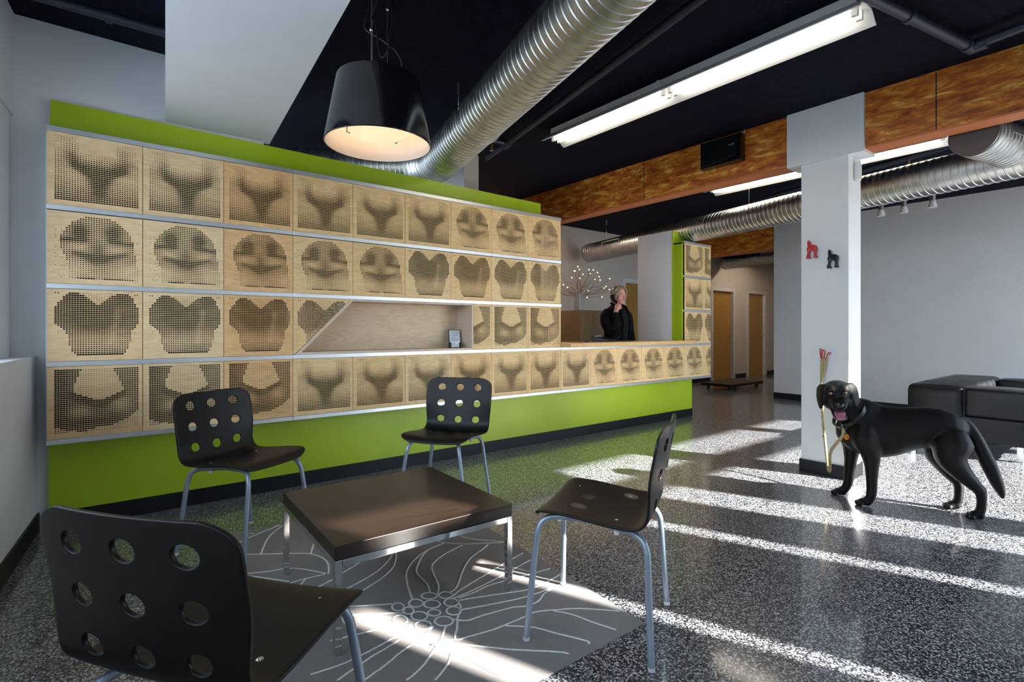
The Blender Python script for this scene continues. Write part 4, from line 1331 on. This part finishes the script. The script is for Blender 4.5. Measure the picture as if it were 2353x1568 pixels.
for (a_, h_) in BUD:
    dep = random.uniform(-.22, .22)
    a_ *= 0.90; h_ *= 0.70
    e_ = RGT * a_ + FWD * dep + Vector((0, 0, .25 + h_))
    s_ = RGT * random.uniform(-.03, .03) + FWD * random.uniform(-.03, .03) + Vector((0, 0, .22))
    m1 = s_.lerp(e_, .35) + Vector((0, 0, .03 if h_ > .2 else -.02)) + RGT * random.uniform(-.03, .03)
    m2 = s_.lerp(e_, .7) + Vector((0, 0, random.uniform(-.04, .02))) + RGT * random.uniform(-.03, .03)
    tw_ = MB().tube(catmull([s_, m1, m2, e_], 4), [0.0045 - 0.002 * k / 12 for k in range(13)], 5).build('twig', M['cabinet_wood'], vs0, smooth=60)
    MB().ball(e_, 0.0085, 8, 6).build('light_bud', M['bulb'], tw_, smooth=60)

# ------------------------------------------------------------------ the dog
DP = Vector((3.93, 1.26, 0)); DE = Vector((.433, -.901, 0)).normalized(); DN = Vector((.901, .433, 0)).normalized()
def dg_(s_, off, z_): return DP + DE * s_ + DN * off + Vector((0, 0, z_))
dog = MB()
def ring_(s_, zt_, zb_, w_, tilt=0.0, n=20, off=0.0):
    out = []
    zc_ = (zt_ + zb_) / 2; hh_ = (zt_ - zb_) / 2
    for k in range(n):
        th = 2 * PI * k / n
        cz = math.sin(th)
        wz_ = w_ * (1.0 + 0.08 * cz) if cz > 0 else w_ * (1 - 0.18 * cz * cz)
        out.append(dg_(s_ + tilt * cz * hh_, off + wz_ * math.cos(th), zc_ + hh_ * cz))
    return out
TOR = [(-.150, .50, .425, .035), (-.125, .555, .385, .068), (-.08, .615, .340, .098), (-.02, .652, .310, .118), (.05, .652, .296, .126), (.12, .640, .303, .130), (.19, .633, .324, .130), (.26, .637, .358, .121), (.33, .645, .388, .110), (.40, .640, .400, .108), (.46, .622, .405, .100), (.505, .598, .435, .075), (.535, .560, .48, .04)]
dog.rings([ring_(a_, b_, c_, d_) for a_, b_, c_, d_ in TOR])
def limb(pts_, rs_, off, n=12, sub=4, flat=1.0):
    ps_ = [dg_(a_, off if len(q_) == 2 else q_[2], b_) for q_ in pts_ for a_, b_ in [q_[:2]]]
    dog.tube(catmull(ps_, sub), lerp_list(rs_, sub), n, flat=flat)
def toes(s_, off, z_=0.016, sp=0.019):
    dog.ball(dg_(s_ + .020, off, .026), (.029, .029, .024), 12, 8)
    dog.ball(dg_(s_ + .042, off, .032), (.027, .027, .030), 12, 8)
    for k in range(4):
        o_ = off + (k - 1.5) * sp
        f_ = 0.012 if k in (1, 2) else 0.0
        dog.ball(dg_(s_ - f_, o_, z_), (0.0155, 0.0155, 0.016), 10, 8)
# front legs
limb([(.02, .53, -.075), (-.005, .44, -.088), (.030, .335, -.092), (.036, .25, -.092), (.036, .17, -.092), (.036, .10, -.092), (.026, .05, -.092), (.002, .022, -.092)], [.050, .082, .056, .040, .033, .031, .027, .030], -.09)
limb([(-.02, .53, .075), (-.05, .43, .088), (-.050, .335, .090), (-.055, .25, .090), (-.064, .17, .090), (-.070, .10, .090), (-.088, .05, .090), (-.115, .022, .090)], [.050, .080, .054, .040, .033, .031, .027, .030], .09)
# hind legs
limb([(.45, .52, -.06), (.445, .44, -.075), (.435, .36, -.082), (.475, .285, -.084), (.530, .22, -.084), (.574, .165, -.084), (.580, .105, -.084), (.574, .05, -.084), (.556, .024, -.084)], [.060, .106, .084, .060, .042, .030, .026, .026, .029], -.08)
dog.ball(dg_(.594, -.084, .175), (.016, .016, .022), 10, 8)
limb([(.44, .52, .06), (.42, .44, .075), (.405, .36, .080), (.435, .285, .080), (.475, .22, .080), (.512, .17, .080), (.517, .105, .080), (.510, .05, .080), (.490, .024, .080)], [.060, .10, .076, .056, .041, .030, .026, .026, .029], .08)
dog.ball(dg_(.530, .080, .178), (.016, .016, .022), 10, 8)
# tail
limb([(.49, .585, 0), (.535, .545, -.004), (.575, .47, -.008), (.605, .39, -.010), (.640, .30, -.012), (.672, .21, -.014), (.692, .15, -.014), (.700, .115, -.014)], [.030, .034, .036, .040, .041, .034, .021, .006], 0, 12)
# neck, turned towards the viewer
limb([(.03, .545, 0), (-.03, .575, -.01), (-.085, .615, -.03), (-.125, .665, -.045), (-.145, .70, -.05)], [.118, .116, .092, .074, .062], 0, 16)
# head frame: HF forward (to the viewer), HX to the picture right, HU up
dog_body = fuse(dog, 'dog', M['fur'], 0.0068, 16)
dog = MB()
HC = dg_(-.150, -.070, .712)
HF = (-DN + DE * -0.05 + Vector((0, 0, -.05))).normalized()
HU = (Vector((0, 0, 1)) - HF * Vector((0, 0, 1)).dot(HF)).normalized()
HXv = HF.cross(HU).normalized()
if HXv.dot(DE) < 0: HXv = -HXv
roll = Quaternion(HF, math.radians(5))
HU = roll @ HU; HXv = roll @ HXv
def hd(x_, y_, z_): return HC + HXv * x_ + HF * y_ + HU * z_
Q3 = Matrix((HXv, HF, HU)).transposed().to_quaternion()
dog.ball(hd(0, -.015, .012), (.088, .095, .072), 20, 14, Q3)
dog.ball(hd(-.033, .035, .030), (.042, .045, .036), 14, 10, Q3)
dog.ball(hd(.033, .035, .030), (.042, .045, .036), 14, 10, Q3)
dog.ball(hd(-.045, .0, -.045), (.045, .065, .06), 14, 10, Q3)
dog.ball(hd(.045, .0, -.045), (.045, .065, .06), 14, 10, Q3)
# muzzle as a tapering loft
mz = []
for (y_, zc_, wx, hz) in ((.03, -.030, .066, .052), (.07, -.040, .056, .046), (.105, -.052, .050, .038), (.135, -.061, .045, .033), (.155, -.064, .036, .026), (.163, -.064, .020, .015)):
    mz.append([hd(wx * math.cos(2 * PI * k / 18), y_, zc_ + hz * math.sin(2 * PI * k / 18)) for k in range(18)])
dog.rings(mz)
jaw = []
for (y_, zc_, wx, hz) in ((.0, -.085, .055, .040), (.04, -.118, .046, .024), (.075, -.140, .040, .015), (.105, -.150, .034, .012), (.125, -.150, .022, .009)):
    jaw.append([hd(wx * math.cos(2 * PI * k / 16), y_, zc_ + hz * math.sin(2 * PI * k / 16)) for k in range(16)])
dog.rings(jaw)
# ears: broad hanging flaps, opened outwards
for sg in (-1, 1):
    er = []
    for (x_, y_, z_, wd, th_) in ((.050, .010, .066, .020, .014), (.074, .008, .062, .036, .013), (.090, .006, .036, .042, .010), (.097, .010, -.002, .042, .009), (.100, .016, -.040, .037, .008), (.101, .022, -.075, .027, .007), (.102, .024, -.098, .013, .005)):
        er.append([hd(sg * (x_ + wd * .55 * math.sin(2 * PI * k / 14) + th_ * .8 * math.cos(2 * PI * k / 14)), y_ - wd * .83 * math.sin(2 * PI * k / 14) + th_ * .55 * math.cos(2 * PI * k / 14), z_) for k in range(14)])
    dog.rings(er)
def toes_all():
    for s__, o__ in ((-.030, -.092), (-.145, .090), (.528, -.084), (.462, .080)):
        toes(s__, o__)
toes_all()
dog.add([v.co for v in dog_body.data.vertices], [tuple(p_.vertices) for p_ in dog_body.data.polygons])
bpy.data.objects.remove(dog_body)
dog_o = fuse(dog, 'dog', M['fur'], 0.0055, 3)
tag(dog_o, 'black Labrador dog standing side-on beside the column with its mouth open', 'dog')
def part(mb, name, mat, parent, smooth=60): return mb.build(name, mat, parent, smooth=smooth)
part(MB().ball(hd(0, .160, -.050), (.025, .014, .019), 14, 10, Q3), 'nose', M['black_gloss'], dog_o)
for sg in (-1, 1):
    part(MB().ball(hd(sg * .040, .070, .010), (.0135, .010, .0125), 14, 10, Q3), 'eye', M['eye_amber'], dog_o)
part(MB().ball(hd(0, .093, -.116), (.032, .032, .012), 14, 10, Q3), 'tongue', M['tongue'], dog_o)
tn = []
for (y_, z_, wx, hz) in ((.06, -.112, .032, .010), (.10, -.121, .031, .009), (.127, -.135, .026, .007), (.138, -.146, .014, .005)):
    tn.append([hd(wx * math.cos(2 * PI * k / 12), y_, z_ + hz * math.sin(2 * PI * k / 12)) for k in range(12)])
part(MB().rings(tn), 'tongue_tip', M['tongue'], dog_o)
gm = MB().tube(catmull([hd(-.033, .07, -.136), hd(-.030, .112, -.146), hd(0, .128, -.150), hd(.030, .112, -.146), hd(.033, .07, -.136)], 5), 0.0045, 8)
part(gm, 'lower_lip', M['muzzle_grey'], dog_o)
for sg in (-1, 1):
    part(MB().ball(hd(sg * .019, .116, -.139), (.004, .004, .007), 8, 6, Q3), 'tooth', M['teeth'], dog_o)
# collar, buckle, tag
cc = dg_(-.078, -.030, .575); ca_ = (dg_(-.13, -.05, .67) - dg_(-.02, -.005, .565)).normalized()
cx_ = ca_.cross(Vector((0, 0, 1))).normalized(); cy_ = ca_.cross(cx_)
cp = [cc + cx_ * math.cos(2 * PI * k / 48) * .113 + cy_ * math.sin(2 * PI * k / 48) * .113 for k in range(48)]
clr = MB()
rg = []
for p_ in cp + cp[:1]:
    o_ = (p_ - cc).normalized()
    rg.append([p_ - ca_ * .012, p_ - ca_ * .012 + o_ * .005, p_ + ca_ * .012 + o_ * .005, p_ + ca_ * .012])
clr.rings(rg, cap=False)
co = part(clr, 'collar', M['black_plastic'], dog_o, 40)
low = min(cp, key=lambda p_: (p_ - Vector((0, 0, H_CAM))).length + p_.z * 1.5)
lo = low + (low - cc).normalized() * .008
bx_ = RGT * .02; bz_ = Vector((0, 0, .018))
part(MB().tube([lo - bx_ * .6 + bz_, lo + bx_ + bz_ * 1.3, lo + bx_ * 1.5 + bz_ * .2, lo + bx_ * .1 - bz_ * .9], .0028, 6, closed=True), 'buckle', M['steel'], co)
tgc = lo + Vector((0, 0, -.060)) + RGT * .014 - FWD * .010
tm = MB().lathe([(0.001, -.0015), (.019, -.0015), (.019, .0015), (.001, .0015)], n=24)
qf = Vector((0, 0, 1)).rotation_difference((-FWD + RGT * .2).normalized())
tm.v = [tuple(qf @ Vector(p_) + tgc) for p_ in tm.v]
part(tm, 'name_tag', M['orange'], co, 40)
part(MB().tube([tgc + Vector((0, 0, .018)), lo], .002, 6), 'tag_ring', M['steel'], co)

# leash: braided rope from the hook to the collar
ring_pt = lo + Vector((0, 0, -.010)) - RGT * .004
pA_ = Vector((4.366, wy + .002, wz - .018)); 
path = catmull([pA_, pA_ + Vector((-.012, -.002, -.15)), Vector((4.27, 1.632, .50)), Vector((4.13, 1.555, .245)), Vector((4.02, 1.498, .148)), Vector((3.955, 1.465, .168)), Vector((3.90, 1.44, .30)), ring_pt + Vector((.012, .008, -.05)), ring_pt], 14)
leash = empty('leash'); tag(leash, 'braided tan rope leash hanging from the red hook to the dog collar', 'leash')
def strands(path_, r_, tw, nm):
    L_ = [0]
    for a_, b_ in zip(path_[:-1], path_[1:]): L_.append(L_[-1] + (b_ - a_).length)
    n_ = int(L_[-1] / 0.004)
    cs = []
    k = 0
    for i in range(n_ + 1):
        d_ = L_[-1] * i / n_
        while k < len(L_) - 2 and L_[k + 1] < d_: k += 1
        cs.append(path_[k].lerp(path_[k + 1], (d_ - L_[k]) / max(1e-9, L_[k + 1] - L_[k])))
    for j in range(3):
        pts_ = []
        for i, c_ in enumerate(cs):
            t_ = (cs[min(i + 1, n_)] - cs[max(i - 1, 0)]).normalized()
            nx_ = t_.cross(Vector((1, .3, .1))).normalized(); ny_ = t_.cross(nx_)
            a_ = 2 * PI * (i * 0.004 / tw + j / 3)
            pts_.append(c_ + nx_ * math.cos(a_) * r_ * .62 + ny_ * math.sin(a_) * r_ * .62)
        MB().tube(pts_, r_ * .62, 6).build(nm, M['rope'], leash, smooth=180)
strands(path, .0085, .032, 'rope_strand')
pB_ = pA_ + Vector((.01, -.022, .0))
strands(catmull([pB_, pB_ + Vector((-.004, .004, -.07)), pB_ + Vector((-.012, .018, -.15))], 10), .0085, .032, 'handle_strand')
for c_ in (Vector((4.232, 1.612, .415)), Vector((4.19, 1.59, .345))):
    MB().ball(c_, (.014, .014, .016), 10, 8).build('knot', M['rope'], leash, smooth=60)

# ------------------------------------------------------------------ the receptionist
PO = Vector((5.03, 4.27, 0)); FA = math.radians(268)
PF = Vector((math.cos(FA), math.sin(FA), 0)); PR = Vector((math.sin(FA), -math.cos(FA), 0))
def pp(x_, y_, z_): return PO + PR * x_ + PF * y_ + Vector((0, 0, z_))
def ell(x_, y_, z_, a_, b_, n=20, tx=0.0):
    return [pp(x_ + a_ * math.cos(2 * PI * k / n), y_ + b_ * math.sin(2 * PI * k / n) , z_ + tx * math.cos(2 * PI * k / n)) for k in range(n)]
body = MB()
body.rings([ell(0, 0, .78, .15, .12), ell(0, 0, .88, .185, .135), ell(0, .0, .98, .190, .135), ell(0, .005, 1.08, .185, .135), ell(0, .01, 1.18, .195, .140), ell(0, .01, 1.27, .205, .135), ell(0, 0, 1.34, .195, .115), ell(0, -.005, 1.39, .150, .090), ell(0, -.01, 1.425, .085, .072), ell(0, -.005, 1.44, .068, .066)])
def plimb(pts_, rs_, n=14, sub=5, mb=body):
    mb.tube(catmull([pp(*p_) for p_ in pts_], sub), lerp_list(rs_, sub), n)
plimb([(.140, -.01, 1.345), (.200, .0, 1.29), (.235, .045, 1.20), (.232, .10, 1.135), (.20, .145, 1.165), (.172, .135, 1.255), (.155, .118, 1.335)], [.062, .072, .066, .060, .055, .047, .038])
plimb([(-.145, -.01, 1.345), (-.200, -.005, 1.28), (-.232, -.01, 1.16), (-.245, .01, 1.04), (-.245, .05, .92), (-.24, .075, .82)], [.066, .070, .062, .053, .046, .036])
for sg in (-1, 1):
    plimb([(sg * .09, 0, .85), (sg * .10, .005, .65), (sg * .10, .01, .48), (sg * .10, -.01, .28), (sg * .10, -.015, .08)], [.115, .098, .070, .062, .050])
    plimb([(sg * .10, -.03, .045), (sg * .105, .06, .04), (sg * .11, .15, .03)], [.044, .046, .030])
per = fuse(body, 'person', M['cloth'], 0.011, 4)
tag(per, 'receptionist in a black jacket holding a phone to the ear behind the counter', 'person')
# open jacket front: shirt panel, collar, zip edges
sh = MB()
for k in range(7):
    pass
rgs = []
for (z_, y_, w_) in ((.90, .139, .05), (1.0, .142, .052), (1.1, .146, .055), (1.2, .153, .055), (1.29, .145, .055), (1.36, .112, .05), (1.40, .085, .045)):
    rgs.append([pp(-.01 + w_ * t_, y_ - .012 * t_ * t_, z_) for t_ in (-1, -.5, 0, .5, 1)])
sh.rings(rgs, close=False)
sh.build('shirt_front', M['cloth2'], per, smooth=60)
for sg in (-1, 1):
    MB().tube(catmull([pp(-.01 + sg * .055, .135, .90), pp(-.01 + sg * .06, .142, 1.1), pp(-.01 + sg * .06, .147, 1.25), pp(sg * .065, .10, 1.39), pp(sg * .07, .04, 1.43), pp(sg * .06, -.04, 1.455), pp(0, -.075, 1.46)], 5), .014, 8).build('jacket_edge', M['cloth'], per, smooth=60)
# head
HA = math.radians(264)
GF = Vector((math.cos(HA), math.sin(HA), .0)); GR = Vector((math.sin(HA), -math.cos(HA), 0)); GU = Vector((0, 0, 1))
GC = pp(.0, .03, 1.545)
def hp3(x_, y_, z_): return GC + GR * x_ + GF * y_ + GU * z_
GQ = Matrix((GR, GF, GU)).transposed().to_quaternion()
head = MB()
head.ball(hp3(0, -.008, .030), (.074, .092, .085), 20, 16, GQ)
head.ball(hp3(0, .022, -.030), (.062, .066, .078), 20, 14, GQ)
head.ball(hp3(0, .052, -.082), (.026, .028, .022), 12, 10, GQ)
head.ball(hp3(-.034, .050, -.022), (.026, .026, .026), 12, 10, GQ)
head.ball(hp3(.034, .050, -.022), (.026, .026, .026), 12, 10, GQ)
head.ball(hp3(0, .076, .022), (.050, .014, .010), 12, 8, GQ)
head.tube([hp3(0, .084, .008), hp3(0, .098, -.018), hp3(0, .104, -.030), hp3(0, .088, -.038)], [.008, .012, .0135, .010], 10)
head.ball(hp3(.075, -.005, -.010), (.010, .018, .028), 10, 8, GQ)
head.ball(hp3(-.075, -.005, -.010), (.010, .018, .028), 10, 8, GQ)
head.tube([pp(0, .0, 1.40), hp3(0, -.02, -.06)], [.058, .052], 16)
hd_o = fuse(head, 'head', M['skin'], 0.0045, 3, per)
for sg in (-1, 1):
    e_ = MB().ball(hp3(sg * .030, .081, .004), (.0125, .007, .0062), 12, 8, GQ).build('eye', M['eye_white'], hd_o, smooth=60)
    MB().ball(hp3(sg * .031 + .001, .0865, .004), (.0050, .0030, .0052), 10, 8, GQ).build('iris', M['print_grey'], hd_o, smooth=60)
    MB().tube(catmull([hp3(sg * .014, .089, .022), hp3(sg * .030, .089, .027), hp3(sg * .048, .076, .021)], 4), .0028, 6).build('eyebrow', M['hair'], hd_o, smooth=60)
MB().tube(catmull([hp3(-.024, .079, -.058), hp3(-.008, .089, -.055), hp3(0, .090, -.057), hp3(.008, .089, -.055), hp3(.024, .079, -.058)], 4), [.002] + [.0045] * 15 + [.002], 8).build('lips', M['lips'], hd_o, smooth=60)
# hair: short bob built from a shell of locks
hair = MB()
hair.ball(hp3(0, -.022, .046), (.084, .092, .084), 22, 16, GQ)
hair.ball(hp3(0, -.050, -.005), (.080, .065, .085), 20, 14, GQ)
for sg in (-1, 1):
    for k in range(6):
        t_ = k / 5
        hair.tube(catmull([hp3(sg * .012, .045 - .03 * t_, .122), hp3(sg * (.050), .072 - .045 * t_, .085), hp3(sg * .078, .052 - .055 * t_, .035), hp3(sg * .083, .034 - .06 * t_, -.025 - .02 * t_), hp3(sg * .074, .022 - .06 * t_, -.060 - .02 * t_)], 4), [.012, .012, .012, .012, .012, .013, .013, .013, .013, .013, .013, .012, .011, .010, .009, .008, .005], 8)
fuse(hair, 'hair', M['hair'], 0.0045, 2, per)
# hand round the handset
hn = MB()
HB = pp(.150, .118, 1.350)
def hh3(a_, b_, c_): return HB + PR * a_ + PF * b_ + Vector((0, 0, c_))
hn.tube([hh3(.004, -.002, -.03), hh3(-.002, .002, .0), hh3(-.014, .010, .040), hh3(-.020, .014, .060)], [.028, .029, .034, .030], 12, flat=.7)
FG = [[(-.004, .016, .055), (-.002, .032, .085), (-.012, .030, .105), (-.024, .020, .112)], [(-.014, .026, .052), (-.016, .045, .076), (-.028, .044, .092), (-.040, .032, .096)],
      [(-.022, .032, .042), (-.028, .050, .060), (-.040, .050, .072), (-.050, .038, .076)], [(-.026, .034, .028), (-.036, .050, .040), (-.048, .050, .048), (-.056, .040, .050)]]
for fi, fch in enumerate(FG):
    hn.tube(catmull([hh3(*p_) for p_ in fch], 3), lerp_list([.0095, .0088, .008, .0065] if fi < 3 else [.008, .0075, .007, .006], 3), 8)
hn.tube(catmull([hh3(-.008, -.012, .02), hh3(-.014, -.020, .05), hh3(-.022, -.016, .078), hh3(-.028, -.008, .095)], 3), lerp_list([.012, .011, .0095, .007], 3), 8)
fuse(hn, 'hand', M['skin'], 0.004, 2, per)
hn2 = MB()
H2 = pp(-.24, .085, .785)
hn2.ball(H2, (.022, .040, .046), 14, 10)
for k in range(4):
    o2 = PF * (-.027 + k * .018)
    hn2.tube([H2 + o2 + Vector((0, 0, -.03)), H2 + o2 * 1.05 + PR * .012 + Vector((0, 0, -.075)), H2 + o2 * 1.05 + PR * .028 + Vector((0, 0, -.100 + .006 * abs(k - 1.5)))], [.0095, .0085, .0065], 8)
hn2.tube([H2 + PF * .03, H2 + PF * .048 + Vector((0, 0, -.035)), H2 + PF * .046 + Vector((0, 0, -.065))], [.012, .010, .007], 8)
fuse(hn2, 'hand', M['skin'], 0.005, 2, per)
# handset, held: a thing of its own, with its cord
ea = hp3(.092, -.002, -.008); mo = hp3(.070, .074, -.104)
hs = empty('phone_handset'); tag(hs, 'black telephone handset held to the receptionist ear', 'phone handset')
mid = (ea + mo) / 2 + GR * .022
MB().tube(catmull([ea + GR * .008 + GU * .02, ea + GR * .016, mid, mo + GR * .014, mo + GR * .004 - GU * .01], 5), lerp_list([.016, .019, .014, .018, .015], 5), 10).build('grip', M['black_plastic'], hs, smooth=60)
MB().ball(ea + GR * .002, (.024, .024, .024), 12, 8).build('earpiece', M['black_plastic'], hs, smooth=60)
MB().ball(mo, (.020, .020, .018), 12, 8).build('mouthpiece', M['black_plastic'], hs, smooth=60)
cpth = catmull([mo - GU * .012, mo + Vector((.01, -.03, -.12)), Vector((4.93, 4.06, 1.22)), Vector((4.80, 4.0, 1.08)), Vector((4.62, 3.95, 1.015)), Vector((4.52, 3.93, 1.02))], 30)
hel = []
for i, c_ in enumerate(cpth):
    t_ = (cpth[min(i + 1, len(cpth) - 1)] - cpth[max(i - 1, 0)]).normalized()
    nx_ = t_.cross(Vector((1, .2, 0))).normalized(); ny_ = t_.cross(nx_)
    hel.append(c_ + nx_ * .005 * math.cos(i * 1.9) + ny_ * .005 * math.sin(i * 1.9))
MB().tube(hel, .0028, 6).build('coiled_cord', M['black_plastic'], hs, smooth=180)

# floor scale in the hall
wsx = empty('floor_scale', (9.75, 5.35, 0)); tag(wsx, 'low dark floor scale standing in the hall behind the tower', 'scale')
MB().box(-.62, .62, -.30, .30, .06, .11).build('platform', M['black_plastic'], wsx, bevel=0.006)
for a_ in (-.5, .5):
    for b_ in (-.22, .22):
        MB().lathe([(0.001, 0), (.03, 0), (.03, .06), (.001, .06)], (a_, b_, 0), 10).build('foot', M['black_plastic'], wsx, smooth=40)
